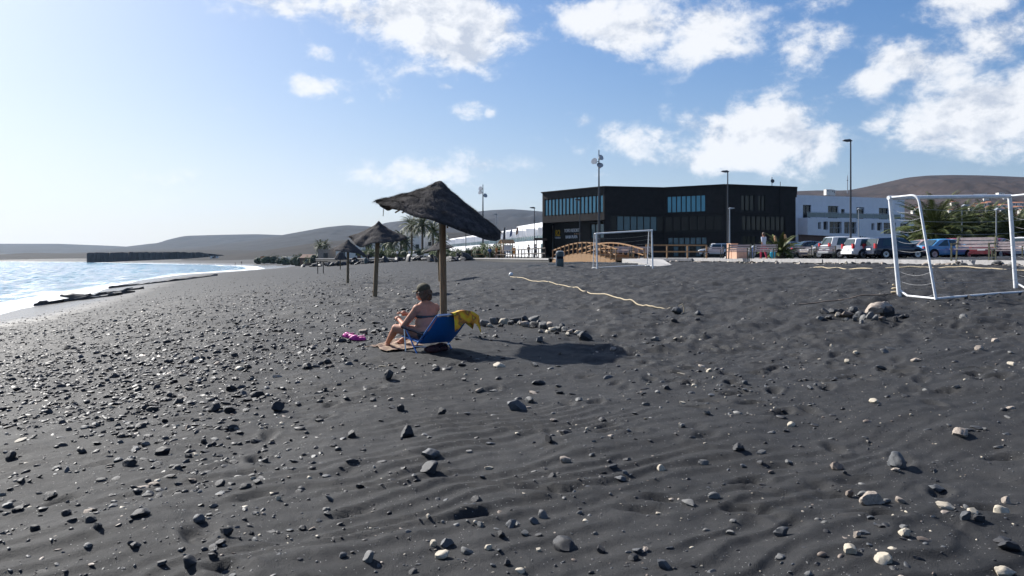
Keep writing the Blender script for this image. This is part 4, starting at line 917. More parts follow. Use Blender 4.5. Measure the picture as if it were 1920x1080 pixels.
# ------------------------------------------------------------------ goals
def curve_pts(pts, n=6):
    """rounded corners"""
    out = [Vector(pts[0])]
    for a, b, c in zip(pts[:-2], pts[1:-1], pts[2:]):
        a, b, c = Vector(a), Vector(b), Vector(c); r = min(.16, (b-a).length/2, (c-b).length/2); p = b+(a-b).normalized()*r; q = b+(c-b).normalized()*r
        for i in range(n+1):
            s = i/n; out.append(p*(1-s)**2+b*2*s*(1-s)+q*s*s)
    out.append(Vector(pts[-1])); return out
def goal(label, A, B_, C_, Dd, a0, c0, bags):
    """A top-left front, C_ top-right front, a0/c0 their feet; B_ bottom of the left rear tube, Dd bottom of the right rear tube"""
    A, B_, C_, Dd, a0, c0 = map(Vector, (A, B_, C_, Dd, a0, c0)); base = (a0+c0)/2
    t = thing('football_goal', label, 'goal', base, 0, 'white goals on the sand pitch'); s = lambda p: Vector(p)-base
    obj('post', MB().tube([s(a0)-Vector((0, 0, .1)), s(A)], .042, 14), M['white_paint'], t, smooth=True)
    obj('post', MB().tube([s(c0)-Vector((0, 0, .1)), s(C_)], .042, 14), M['white_paint'], t, smooth=True)
    e = (C_-A).normalized()*.05
    obj('crossbar', MB().tube([s(A-e), s(C_+e)], .042, 14), M['white_paint'], t, smooth=True)
    for top, bot in ((A, B_), (C_, Dd)):
        k = (bot-top); k.z = 0; bend = top+k*.62+Vector((0, 0, .02))
        obj('rear_tube', MB().tube(curve_pts([s(top), s(bend), s(bot)]), .025, 10), M['white_paint'], t, smooth=True)
    obj('ground_bar', MB().tube([s(B_)+Vector((0, 0, .02)), s((B_+Dd)/2)+Vector((0, 0, .035)), s(Dd)+Vector((0, 0, .02))], .024, 10), M['worn_white'], t, smooth=True)
    for f0, r0 in ((a0, B_), (c0, Dd)):
        k = (r0-f0); obj('foot_bar', MB().tube([s(f0)+Vector((0, 0, .12)), s(f0+k*.22)+Vector((0, 0, .02)), s(r0)+Vector((0, 0, .02))], .022, 8), M['worn_white'], t, smooth=True)
    nm = MB()                   # what is left of the side and back netting: slack horizontal lines
    for top, bot, f0 in ((A, B_, a0), (C_, Dd, c0)):
        k = bot-top; k.z = 0
        for q in range(9):
            h = (q+.5)/9.5; p = s(f0.lerp(top, h)); r_ = s(bot.lerp(top+k*.62, h)); mid = (p+r_)/2-Vector((0, 0, .05+.06*random.random()))
            nm.tube([p+(r_-p)*q_-Vector((0, 0, 4*q_*(1-q_)*((p+r_)/2-mid).z)) for q_ in (0, .17, .33, .5, .67, .83, 1)], .0025, 4)
    for q in range(8):
        h = (q+.4)/8.5; k = B_-A; k.z = 0; k2 = Dd-C_; k2.z = 0; p = s(B_.lerp(A+k*.62, h)); r_ = s(Dd.lerp(C_+k2*.62, h)); mid = (p+r_)/2-Vector((0, 0, .04+.04*random.random())); nm.tube([p+(r_-p)*q_-Vector((0, 0, 4*q_*(1-q_)*((p+r_)/2-mid).z)) for q_ in (0, .17, .33, .5, .67, .83, 1)], .0025, 4)
    o = obj('net', nm, M['net'], t); 
    for b in bags: put('sandbag', fuse('sandbag', [('e', s(b), .11, (1.7, 1, .55))], .02, 2), M['sandbag'], t)
    return t
P_ = lambda px, dep, py: pt(px, dep, py)
a0 = P_(1687, 16.2, 555); c0 = P_(1905, 17.4, 540); dv = P_(1755, 15.35, 562)-a0
goal('near white goal, leaning, its rear frame turned to the camera', P_(1669, 16.2, 371), a0+dv, P_(1893, 17.4, 368), c0+dv, a0, c0, [])
a0 = P_(1120, 43.5, 505); c0 = P_(1224, 42.8, 500); dv = P_(1112, 44.6, 503)-a0
goal('far white goal standing on the sand in front of the wooden bridge', P_(1118, 43.5, 438), a0+dv, P_(1222, 42.8, 432), c0+dv, a0, c0, [(a0.x-.1, a0.y+.4, a0.z+.05), (c0.x-.15, c0.y+.6, c0.z+.04)])

# ------------------------------------------------------------------ ropes, planks, bin
def rope(label, pts, r, m, cat='rope', name='rope', wob=1.):
    P = []
    for (a, b) in zip(pts[:-1], pts[1:]):
        for s in np.linspace(0, 1, 14)[:-1]: P.append(Vector(a).lerp(Vector(b), s))
    P.append(Vector(pts[-1])); Q = []
    for i, p in enumerate(P):
        x = p.x+wob*(.035*math.sin(i*.9)+random.gauss(0, .018)); y = p.y+wob*random.gauss(0, .03); Q.append(Vector((x, y, h1(x, y)+r*.8+.006+max(0, random.gauss(0, .006)))))
    for _ in range(3): Q = [Q[0]]+[(a+b*2+c)/4 for a, b, c in zip(Q[:-2], Q[1:-1], Q[2:])]+[Q[-1]]
    o = obj(name, MB().tube([q+Vector((0, 0, .006)) for q in Q], r, 7), m, None, smooth=True); return tag(o, label, cat)
rl_px = [(957, 519), (995, 526), (1030, 532), (1066, 538), (1100, 547), (1140, 558), (1175, 567), (1200, 572), (1225, 577), (1258, 580)]
rope('long pale rope lying across the sand from a white float to a tethered stone', [at(a, b) for a, b in rl_px], .016, M['rope'], wob=.25)
rope('pale line laid on the sand below the promenade kerb at the right', [at(a, b) for a, b in ((1520, 502), (1560, 503), (1640, 505), (1720, 504), (1800, 504), (1880, 506), (1950, 508))], .02, M['rope'], wob=.25)
rope('dark thin rope running along the sand to the near goal post', [at(a, b) for a, b in ((1500, 570), (1560, 566), (1600, 563), (1650, 560), (1682, 556))], .013, M['brown_stone'])
x, y, z = at(958, 518); t = thing('float_buoy', 'small white float at the far end of the long rope', 'buoy', (x, y, z)); obj('ball', MB().add(*sphere_((0, 0, .10), .10, 14, 10)), M['white_paint'], t, smooth=True); obj('eyelet', MB().tube([(.1, -.02, .06), (.14, 0, .06), (.1, .02, .06)], .012, 6), M['rope'], t)
x, y, z = at(1681, 554); t = thing('rope_coil', 'tan coil of rope heaped at the foot of the near goal post', 'rope', (x, y, z))
obj('coil', MB().tube([(.10*math.cos(a)*(1-.02*a), .10*math.sin(a)*(1-.02*a), .02+.012*a) for a in frange(0, 16, 70)], .016, 6), M['rope'], t, smooth=True)
pk = thing('boardwalk_edge', 'row of pale edging planks laid on the sand behind the far goal', 'planks')
a = at(990, 499.5); b = at(1225, 491.5)
A_, B2 = Vector((a[0], a[1], 0)), Vector((9.0, 50.5, 0))
for k in range(6):
    p, q = A_.lerp(B2, k/6), A_.lerp(B2, (k+1)/6-.006); obj('plank', MB().bar((p.x, p.y, h1(p.x, p.y)+.03), (q.x, q.y, h1(q.x, q.y)+.03), .16, .10), M['plank'], pk)
x, y = (1050-960)/F*47, 47.; g = h1(x, y)
t = thing('litter_bin', 'dark green litter bin on the sand left of the far goal', 'bin', (x, y, g), R(20))
obj('shell', MB().lathe([(.20, -.03), (.22, .05), (.22, .42), (.215, .43)], 20), M['bin_green'], t, smooth=True); obj('mouth', MB().lathe([(.20, .43), (.20, .58)], 20), M['black_plastic'], t, smooth=True)
obj('hood', MB().lathe([(.22, .575), (.22, .80), (.19, .86), (.10, .885)], 20), M['bin_green'], t, smooth=True)
obj('frame', MB().tube(curve_pts([(-.24, 0, -.05), (-.24, 0, .88), (.24, 0, .88), (.24, 0, .58)]), .025, 8), M['worn_white'], t, smooth=True)

# ------------------------------------------------------------------ wooden bridge and fences
bg2 = thing('wooden_bridge', 'arched orange wooden footbridge with handrails in front of the black hotel', 'bridge', (6.5, 63.5, 4.2))
bA, bB = Vector((3.55, 68, 0)), Vector((7.6, 57.9, 0)); wv = Vector((2.05, .82, 0))
arc = lambda s: 4.26+.56*math.sin(math.pi*s)
for k in range(34):            # deck planks
    s = (k+.5)/34; p = bA.lerp(bB, s); d = (bB-bA)/34*.92
    q = p+wv; obj('plank', MB().bar((p.x-wv.x*.04, p.y-wv.y*.04, arc(s)), (q.x+wv.x*.04, q.y+wv.y*.04, arc(s)), d.length, .05), M['bridge_wood'], bg2, world=True)
for off_ in (0, 1):
    w = wv*off_; P = []
    for i in range(17): s = i/16; p = bA.lerp(bB, s)+w; P.append(Vector((p.x, p.y, arc(s)-.05)))
    m_ = MB(); outw = wv.normalized()*(.14 if off_ else -.14)
    m_.grid([[p+outw-Vector((0, 0, .62)) for p in P], [p+outw for p in P], [p-outw for p in P], [p-outw-Vector((0, 0, .62)) for p in P], [p+outw-Vector((0, 0, .62)) for p in P]])
    obj('arch_beam', m_, M['bridge_wood'], bg2, world=True)
    for hh, rr in ((.88, .10), (.46, .08)):
        m_ = MB()
        for p, q in zip(P[:-1], P[1:]): m_.bar((p.x, p.y, p.z+hh), (q.x, q.y, q.z+hh), .07, rr)
        obj('handrail', m_, M['bridge_wood'], bg2, world=True)
    for i in range(15):
        s = i/14; p = bA.lerp(bB, s)+w-wv.normalized()*(.09 if not off_ else -.09); obj('post', MB().bar((p.x, p.y, arc(s)-.36), (p.x, p.y, arc(s)+.86), .09), M['bridge_wood'], bg2, world=True)
def rail_fence(label, pts, m, hgt=1.0, step=1.7, group=None):
    t = thing('rail_fence', label, 'fence', pts[0], 0, group)
    for (a, b) in zip(pts[:-1], pts[1:]):
        a, b = Vector(a), Vector(b); n = max(1, round((b-a).length/step))
        for k in range(n): p = a.lerp(b, k/n); obj('post', MB().bar((p.x, p.y, p.z-.05), (p.x, p.y, p.z+hgt), .10), m, t, world=True)
        for hh in (hgt-.03, hgt*.5): obj('rail', MB().bar((a.x, a.y, a.z+hh), (b.x, b.y, b.z+hh), .06, .10), m, t, world=True)
    p = Vector(pts[-1]); obj('post', MB().bar((p.x, p.y, p.z-.05), (p.x, p.y, p.z+hgt), .10), m, t, world=True); return t
rail_fence('orange wooden rail fence between the bridge and the white off-roader', [(10.2, 60.8, 4.41), (13.6, 62, 4.41), (15.2, 62.5, 4.41)], M['bridge_wood'], 1.05, 1.75)
mk('dark_wood', (.035, .024, .018), .75, .3, 5)
rail_fence('dark wooden rail fence along the promenade by the kiosk', [(3.1, 74, 4.33), (2.1, 84, 4.33), (-.6, 103, 4.28), (-2.6, 115, 4.25)], M['dark_wood'], 1.05, 2.4)
t = rail_fence('short orange wooden barrier beside the shrubs at the kiosk', [(-6.2, 122, 4.22), (-4.0, 120, 4.22)], M['bridge_wood'], 1.3, 2)
kx, ky = (950-960)/F*112, 112.
t = thing('notice_kiosk', 'wooden notice stand with a sunlit pitched roof behind the rail fence', 'kiosk', (kx, ky, 4.25), R(25))
for sx in (-1, 1):
    for sy in (-1, 1): obj('post', MB().bar((sx*.7, sy*.35, 0), (sx*.7, sy*.35, 2.1), .10), M['bridge_wood'], t)
obj('board', MB().box((0, 0, 1.35), (1.25, .1, 1.1)), M['white_grey'], t)
for sx in (-1, 1): obj('roof', MB().bar((0, sx*.02, 2.62), (0, sx*.72, 2.12), 2.0, .06, up=(0, 0, 1)), M['bridge_wood'], t)
obj('gable', MB().prism([(-.9, -.6, 2.15), (-.9, .6, 2.15), (-.9, 0, 2.55)], (.05, 0, 0)), M['bridge_wood'], t)
x, y = (1013-960)/F*100, 100.
t = thing('gate_canopy', 'dark little timber canopy at the left corner of the black hotel', 'canopy', (x, y, 4.25))
for sx in (-.45, .45): obj('post', MB().bar((sx, 0, 0), (sx, 0, 2.3), .1), M['dark_wood'], t)
obj('roof', MB().prism([(-.9, -.5, 2.3), (.9, -.5, 2.3), (.7, -.5, 2.6), (-.7, -.5, 2.6)], (0, 1, 0)), M['dark_wood'], t)
#SECTION4
# ------------------------------------------------------------------ benches
def make_bench(label, loc, rz, wood='bench_wood', iron='bench_iron', group='wooden benches along the promenade', L_=1.45):
    """faces local -y; length along x"""
    t = thing('bench', label, 'bench', loc, rz, group); h = L_/2
    for k in range(4): y = -.20+.125*k; obj('slat', MB().bar((-h, y, .44+.004*k), (h, y, .44+.004*k), .10, .035), M[wood], t)
    for k in range(3): obj('back_slat', MB().bar((-h, .255+.035*k, .56+.135*k), (h, .255+.035*k, .56+.135*k), .03, .10), M[wood], t)
    for sx in (-1, 1):
        x = sx*(h-.06)
        obj('leg', MB().bar((x, -.24, 0), (x, -.24, .62), .05), M[iron], t)
        obj('leg', MB().bar((x, .16, 0), (x, .22, .42), .05).bar((x, .22, .42), (x, .335, .92), .05), M[iron], t)
        obj('armrest', MB().bar((x, -.27, .64), (x, .27, .66), .05, .04), M[iron], t)
    return t
BANG = math.atan2(-.8, .6)             # length direction (.6,-.8); it faces (-.8,-.6)
def put_bench(proto, label, px, dep, z=4.42, ang=BANG):
    x = (px-960)/F*dep
    if proto is None: return make_bench(label, (x, dep, z), ang)
    c = copy_tree(proto); c.location = (x, dep, z); c.rotation_euler = (0, 0, ang); c['label'] = label; return c
b0 = put_bench(None, 'nearest promenade bench, grey slats seen through the near goal', 1824, 30.0)
for lb, px_, dep, an in (('second bench behind the right post of the near goal', 1892, 38.5, BANG), ('bench just left of the palm in front of the dark car', 1502, 59, BANG+.25), ('bench in front of the beige and silver cars', 1546, 57, BANG+.25),
                     ('bench with the walker in red trousers behind it', 1432, 48, BANG+.3), ('bench in front of the terracotta crates by the lamp', 1384, 49, BANG+.3), ('bench in front of the white off-roader', 1338, 62, BANG+.3),
                     ('bench at the end of the bridge, left of the far goal right post', 1166, 59.2, BANG+.5), ('bench seen through the right post of the far goal', 1203, 59.6, BANG+.5)):
    put_bench(b0, lb, px_, dep, 4.42, an)
mk('pale_bench', (.5, .5, .5), .6, .1, 5)
nb = None
for k, (px_, dep) in enumerate(((884, 135), (848, 140), (797, 147), (775, 150), (812, 145))):
    lb = ['pale bench before the hedge, first left of the orange barrier', 'pale bench before the hedge right of the nearest parasol pole', 'pale bench between the two tall palms and the hedge', 'pale bench under the tall palms, leftmost of the row', 'pale bench before the hedge just left of the nearest parasol pole'][k]
    x = (px_-960)/F*dep
    if nb is None: nb = make_bench(lb, (x, dep, 4.24), R(-35), 'pale_bench', 'pole_grey', 'pale benches along the far promenade')
    else:
        c = copy_tree(nb); c.location = (x, dep, 4.22-.0015*(dep-135)*3); c.rotation_euler.z = R(-35-5*k); c['label'] = lb

# ------------------------------------------------------------------ lamps and floodlight masts
def lamp(label, px, dep, ytop, zb, m, hx=-1, arm=.55, r=.065, yhead=None):
    x = (px-960)/F*dep; h = EYE+(480-ytop)/F*dep-zb
    t = thing('street_lamp', label, 'street lamp', (x, dep, zb), 0, 'street lamps')
    obj('base', MB().box((0, 0, .06), (.42, .42, .16)), M['concrete'], t)
    obj('pole', MB().tube([(0, 0, .1), (0, 0, h*.5), (0, 0, h-.05)], [r*1.25, r, r*.75], 12), m, t, smooth=True)
    obj('arm', MB().tube([(0, 0, h-.06), (hx*.12, -.02, h), (hx*arm, -.05, h+.02)], [r*.7, r*.6, r*.5], 8), m, t)
    obj('head', MB().prism([(hx*(arm-.25), -.05, h-.02), (hx*(arm+.05), -.05, h-.06), (hx*(arm+.45), -.05, h+.02), (hx*(arm+.40), -.05, h+.09), (hx*(arm-.05), -.05, h+.13)], (0, .3, 0)), m, t)
    return t
PD, PG = M['pole_dark'], M['pole_grey']
lamp('tall dark lamp post before the white block, between parked cars', 1595, 60, 264, 4.42, PD, -1, .1)
lamp('dark lamp post in front of the black hotel by the crates', 1364.5, 70, 322, 4.42, PD, -1, .1)
lamp('pale short lamp post just right of the dark one at the crates', 1368, 88, 391, 4.42, PG, 1, .12, .08)
lamp('pale lamp before the balconies of the white block', 1610, 100, 392, 4.4, PG, 1, .1, .06)
lamp('pale lamp rising among the right palms', 1803.5, 66, 386, 4.4, PG, 1, .3, .06)
lamp('second pale lamp between the right palms and the goal post', 1868, 62, 393, 4.4, PG, 1, .2, .05)
lamp('dark lamp post at the left corner of the black hotel', 1002, 92, 390, 4.28, PD, -1, .1, .05)
lamp('grey lamp post beyond the right rim of the nearest parasol', 931, 118, 402, 4.23, PG, -1, .05, .07)
lamp('slim lamp post in front of the hotel lettering', 1087, 85, 375, 4.4, PD, -1, .1, .04)
lamp('thin lamp post left of the nearest parasol pole', 873.5, 130, 434, 4.22, PD, 1, .05, .06)
def mast(label, px, dep, ytop, zb, spots, m, r):
    x = (px-960)/F*dep; h = EYE+(480-ytop)/F*dep-zb
    t = thing('floodlight_mast', label, 'floodlight', (x, dep, zb), 0, 'floodlight masts')
    obj('base', MB().box((0, 0, .05), (.5, .5, .2)), M['concrete'], t)
    obj('pole', MB().tube([(0, 0, 0), (0, 0, h*.55), (0, 0, h)], [r*1.4, r, r*.45], 12), m, t, smooth=True)
    for (dx, y, ang, s) in spots:
        z = EYE+(480-y)/F*dep-zb; d = dx/F*dep
        hd_ = obj('spotlight', MB().lathe([(.05*s, -.22*s), (.12*s, -.18*s), (.26*s, .06*s), (.28*s, .10*s)], 14, (d, -.05, z), Matrix.Rotation(R(ang), 3, 'Y') @ Matrix.Rotation(R(50), 3, 'X')), M['pole_grey'], t, smooth=True)
        obj('bracket', MB().bar((0, 0, z), (d, -.05, z), .05), m, t)
    return t
mast('floodlight mast with three lamps in front of the black hotel', 1123, 76, 281, 4.4, ((-8, 303, -60, 1.15), (3, 296, 60, 1.0), (1.5, 311, 10, 1.15)), PD, .09)
mast('floodlight mast with three lamps behind the nearest parasol', 905.5, 128, 346, 4.22, ((-4, 354, -60, 1.3), (-4.5, 361, -60, 1.3), (4, 367, 60, 1.3)), PD, .12)

# ------------------------------------------------------------------ cars
CARS = {}
def make_car(label, kind, col, loc, rz):
    """local +x is forward; z up from the road"""
    t = thing('parked_car', label, 'car', loc, rz, 'cars parked along the promenade')
    K = dict(hatch=dict(L=3.95, w=.86, belt=.92, roof=1.50, hood=.74, rx=(-1.86, -1.62, .25, 1.12), sill=.26),
             suv=dict(L=4.25, w=.89, belt=1.02, roof=1.66, hood=.95, rx=(-1.98, -1.72, .35, 1.05), sill=.34),
             saloon=dict(L=4.4, w=.87, belt=.92, roof=1.42, hood=.80, rx=(-1.55, -.85, .35, 1.15), sill=.25),
             offroad=dict(L=4.2, w=.86, belt=1.08, roof=1.78, hood=1.02, rx=(-2.02, -1.92, .42, .82), sill=.42))[kind]
    hl = K['L']/2; w = K['w']; b = K['belt']; rr = K['rx']; s = K['sill']; cm = M['car_'+col]
    rows = []
    tail_b = b if kind != 'saloon' else b+.02
    for x, zt, ww in ((-hl, b-.12, .86), (-hl+.03, b-.02, .93), (-hl+.25, tail_b, .98), (-hl+.8, b, 1), (0, b, 1), (rr[3]-.1, b-.01, 1), (rr[3]+.15, (b+K['hood'])/2+.06, .99), (hl-.45, K['hood']+.03, .95), (hl-.12, K['hood']-.06, .88), (hl-.01, K['hood']-.18, .80)):
        W_ = w*ww; zb = s+(.06 if abs(x) > hl-.1 else 0)
        rows.append([(x, -W_*.80, zb), (x, -W_*.95, zb+.06), (x, -W_, (zb+zt)/2), (x, -W_*.985, zt-.12), (x, -W_*.93, zt-.02), (x, -W_*.5, zt+.025), (x, 0, zt+.035), (x, W_*.5, zt+.025), (x, W_*.93, zt-.02), (x, W_*.985, zt-.12), (x, W_, (zb+zt)/2), (x, W_*.95, zb+.06), (x, W_*.80, zb)])
    m_ = MB().grid(rows); n = len(rows[0]); m_.f.append(tuple(range(n))); e = (len(rows)-1)*n; m_.f.append(tuple(range(e, e+n))[::-1]); m_.f += [(i*n, (i+1)*n, (i+1)*n+n-1, i*n+n-1) for i in range(len(rows)-1)]
    body = obj('body', m_, cm, t, smooth=True, sharp=38)
    xr0, xr1, xf1, xf0 = rr; r_ = K['roof']; wr = w*.74; wb2 = w*.93
    # cabin: pillars and roof skin, glass set in it as panes
    st_ = [(xr0, b-.03, wb2, b-.02), (xr0+(xr1-xr0)*.85, b-.03, wb2, r_-.07), (xr1+.08, b-.03, wb2, r_-.01), ((xr1+xf1)/2, b-.03, wb2, r_+.02), (xf1-.05, b-.03, wb2, r_-.02), (xf1+.1, b-.03, wb2, r_-.07), (xf0, b-.03, wb2, b-.02)]
    rows = []
    for x, zb, W_, zt in st_:
        f_ = (zt-zb)/(r_-zb); Wt = W_+(wr-W_)*f_
        rows.append([(x, -W_, zb), (x, -(W_+(Wt-W_)*.5), zb+(zt-zb)*.5), (x, -Wt, zt-.05*f_), (x, -Wt*.86, zt), (x, 0, zt+.02*f_), (x, Wt*.86, zt), (x, Wt, zt-.05*f_), (x, W_+(Wt-W_)*.5, zb+(zt-zb)*.5), (x, W_, zb)])
    obj('cabin', MB().grid(rows), cm, t, smooth=True, sharp=35)
    gm = M['car_glass']
    def side_q(s_, xs, z0=.06, z1=.86):
        def P(x, f_): W_ = wb2+(wr-wb2)*f_; return (x, s_*(W_+.012), b-.03+(r_-b+.03)*f_)
        (a, c, d_, e_) = xs; return [P(a, z0), P(c, z0), P(d_, z1), P(e_, z1)]
    mid = (xr1+xf1)/2+.05
    for s_ in (-1, 1):
        obj('side_window', MB().add(side_q(s_, (mid+.06, xf0-.22, xf1-.05, mid+.06)), [(0, 1, 2, 3)]), gm, t, fix=False)
        obj('side_window', MB().add(side_q(s_, (xr0+.42, mid-.04, mid-.04, xr1+.38)), [(0, 1, 2, 3)]), gm, t, fix=False)
    def slope_q(xb, xt, o_):
        f0, f1 = .10, .90; xa, xz = xb+(xt-xb)*f0+o_, xb+(xt-xb)*f1+o_; za, zz = b-.03+(r_-b)*f0+.02, b-.03+(r_-b)*f1+.02
        return [(xa, -(wb2+(wr-wb2)*f0)*.88, za), (xa, (wb2+(wr-wb2)*f0)*.88, za), (xz, (wb2+(wr-wb2)*f1)*.86, zz), (xz, -(wb2+(wr-wb2)*f1)*.86, zz)]
    obj('windscreen', MB().add(slope_q(xf0, xf1+.1, .025), [(0, 1, 2, 3)]), gm, t, fix=False)
    obj('rear_window', MB().add(slope_q(xr0, xr0+(xr1-xr0)*.85, -.02), [(0, 1, 2, 3)]), gm, t, fix=False)
    for sy in (-1, 1):
        lz = b-.16; ltop = .34 if kind in ('hatch', 'suv') else .14
        obj('tail_light', MB().box((-hl+.05, sy*w*.82, lz+ltop/2-.02), (.14, .20, ltop)), M['light_red'], t)
        obj('headlight', MB().box((hl-.20, sy*w*.70, K['hood']-.15), (.30, .30, .15)), M['light_clear'], t)
        obj('mirror', MB().box((xf0-.22, sy*(w+.09), b+.06), (.12, .18, .13)), cm, t)
        obj('door_handle', MB().box((mid-.25, sy*(w+.005), b-.17), (.16, .03, .035)), cm, t)
    obj('bumper', MB().box((-hl+.02, 0, s+.20), (.20, w*1.72, .22)), cm, t); obj('bumper', MB().box((hl-.06, 0, s+.16), (.2, w*1.55, .22)), M['black_plastic'], t)
    obj('number_plate', MB().box((-hl-.035, 0, s+.42 if kind != 'saloon' else s+.4), (.02, .5, .12)), M['plate'], t); obj('number_plate', MB().box((hl+.02, 0, s+.18), (.02, .5, .12)), M['plate'], t)
    wr_ = .31 if kind != 'offroad' else .37
    for sx in (-hl+.75, hl-.82):
        for sy in (-1, 1):
            rx90 = Matrix.Rotation(R(90), 3, 'X')
            obj('arch_shade_disc', MB().lathe([(wr_+.07, -.012), (wr_+.07, .012)], 22, (sx, sy*(w-.003), wr_+.03), rx90), M['black_plastic'], t)  # black disc painting in the shaded opening; the body has no cut arch
            wh = obj('wheel', MB().lathe([(wr_*.72, -.10), (wr_*.96, -.10), (wr_, -.06), (wr_, .06), (wr_*.96, .10), (wr_*.72, .10)], 22, (sx, sy*(w-.06), wr_), rx90), M['tyre'], t, smooth=True)
            obj('rim', MB().lathe([(wr_*.70, -.008), (wr_*.68, .012), (wr_*.2, .02), (.03, .03)] if False else [(wr_*.70, -.10), (wr_*.66, -.112), (wr_*.3, -.118), (wr_*.2, -.105), (wr_*.2, .105), (wr_*.3, .118), (wr_*.66, .112), (wr_*.70, .10)], 14, (sx, sy*(w-.06), wr_), rx90), M['rim'], wh, smooth=True)
    obj('underside', MB().box((0, 0, s+.02), (K['L']*.9, w*1.5, .16)), M['black_plastic'], t)
    if kind == 'offroad': obj('roof_rack', MB().box((-.7, 0, r_+.1), (1.7, 1.2, .05)), M['black_plastic'], t); obj('spare_wheel', MB().lathe([(.15, -.09), (.34, -.08), (.34, .08), (.15, .09)], 18, (-hl-.1, 0, .95), Matrix.Rotation(R(90), 3, 'Y')), M['tyre'], t)
    return t
CH = R(7)
def car(label, kind, col, px, dep, rz=CH, zb=4.40):
    return make_car(label, kind, col, ((px-960)/F*dep, dep, zb), rz)
car('dark car behind the low palm, left end of the row', 'saloon', 'black', 1490, 70, CH+.15)
car('black car with pale rear glass behind the bench left of the beige bonnet', 'saloon', 'black', 1524, 66.5)
car('beige car parked nose out between the black and silver cars', 'saloon', 'beige', 1555, 64.5, CH+math.pi)
car('silver off-road hatchback with dark side left of the tall lamp', 'suv', 'silver', 1594, 61, CH)
car('white hatchback with red tail lights just right of the tall lamp', 'hatch', 'white', 1636, 58.5, CH)
car('navy blue hatchback seen beside the near goal post', 'hatch', 'navy', 1678, 57, CH)
car('pinkish beige car parked nose out right of the navy hatchback', 'saloon', 'pink', 1730, 60, CH+math.pi)
car('sky blue car under the drooping palm fronds', 'saloon', 'sky', 1770, 58, CH+.05)
car('dark red car behind the nearest bench', 'hatch', 'red', 1815, 59, CH+.2)
car('dark wine red car beyond the second bench', 'saloon', 'wine', 1868, 56, CH+.5)
car('white car at the right edge behind the goal post', 'hatch', 'white', 1938, 56, CH+.4)
car('white off-roader with roof rack in front of the black hotel', 'offroad', 'white', 1341, 101, math.pi-.12, 4.40)

# ------------------------------------------------------------------ palms, hedge, shrubs
def frond(mb, base, az, up, L_, droop, w, n=16, rnd=random):
    """arched rachis with two rows of narrow leaflets"""
    p = Vector(base); el = up; pts = []
    for i in range(n+1):
        pts.append(p.copy()); d = Vector((math.cos(az)*math.cos(el), math.sin(az)*math.cos(el), math.sin(el))); p = p+d*(L_/n); el -= droop/n*(.4+1.2*i/n)
    side = Vector((-math.sin(az), math.cos(az), 0)); tw = rnd.gauss(0, .35)
    mb.tube([pts[0], pts[n//2], pts[n-1]], [w*.09, w*.06, .008], 4, cap=False)
    for i in range(2, n+1):
        s = i/n; d = (pts[i]-pts[i-1]).normalized(); upn = side.cross(d); up_ = (upn*math.cos(tw)+side*math.sin(tw))
        l = w*(.35+.9*math.sin(math.pi*min(1, s*.95+.06)))*rnd.uniform(.8, 1.1)
        for q in (0, .5):
            o = pts[i-1].lerp(pts[i], q)
            for sg_ in (-1, 1):
                e = o+side*sg_*l*.80+d*l*.72+up_*l*rnd.uniform(-.05, .28)-Vector((0, 0, l*.22)); k = d*(.028+.028*w)
                mb.add([o-k, o+k, e], [(0, 1, 2)])
def make_palm(label, loc, trunk_h, L_, nf, m, group, r=.2, up=(1.35, -.5), droop=1.7, w=.5, seed=1, lean=(0, 0), name='palm_tree', wind=0.):
    rnd = random.Random(seed); t = thing(name, label, 'palm', loc, rnd.uniform(0, 6), group)
    P = []; rs = []
    k = max(6, int(trunk_h/.22)); top = Vector((lean[0], lean[1], trunk_h))
    for i in range(k+1): s = i/k; P.append(Vector((lean[0]*s*s, lean[1]*s*s, -.2+(trunk_h+.2)*s))); rs.append(r*(1.15-.3*s)*(1+.07*(-1)**i))
    obj('trunk', MB().tube(P, rs, 12), M['palm_trunk'], t, smooth=True)
    mb = MB()
    for i in range(nf):
        s = i/nf; el = up[0]+(up[1]-up[0])*s**.9+rnd.gauss(0, .10); az = i*2.39996+rnd.gauss(0, .15)
        frond(mb, top+Vector((rnd.gauss(0, .05), rnd.gauss(0, .05), rnd.uniform(-.15, .1))), az, el, L_*rnd.uniform(.82, 1.1)*(1-.12*(s > .8)), droop*rnd.uniform(.75, 1.2)*(1-.35*s), w*rnd.uniform(.85, 1.15), 16, rnd)
    obj('crown', mb, m, t, fix=False); return t
gp = 'date palms behind the parked cars'
DPX = [(1752, 66, 2.2, 4.0, 'big date palm with drooping fronds behind the near goal rear tube'), (1806, 70, 2.0, 4.0, 'bushy date palm behind the nearest bench and the pale lamp'), (1848, 72, 1.9, 3.9, 'dark date palm behind the bench left of the goal right post'), (1905, 66, 1.5, 3.3, 'low date palm at the right edge behind the goal post'), (1715, 80, 1.0, 2.6, 'small date palm at the right end of the white block')]
for k, (px_, dep, th_, L_, lb) in enumerate(DPX):
    make_palm(lb, ((px_-960)/F*dep, dep, 4.38), th_, L_, 96, M['palm_leaf_dark'] if k % 2 else M['palm_leaf'], gp, .34, (1.5, -.75), 1.25, .58, seed=20+k)
for k, (px_, dep, lb) in enumerate(((1830, 95, 'palm far behind the nearest bench, between two big date palms'), (1880, 90, 'palm behind the second bench, farther off than its neighbours'), (1782, 92, 'palm filling the gap behind the red car'), (1930, 85, 'palm beyond the right edge bench, half out of view'))):
    make_palm(lb, ((px_-960)/F*dep, dep, 4.4), 1.9, 4.0, 80, M['palm_leaf_dark'], gp, .32, (1.45, -.7), 1.3, .58, seed=50+k)
make_palm('low sunlit palm in a bed between the walker and the dark cars', ((1462-960)/F*56, 56, 4.40), .45, 1.75, 44, M['palm_leaf'], gp, .34, (1.35, .05), 1.35, .26, seed=33)
gl_ = 'palms along the far promenade'
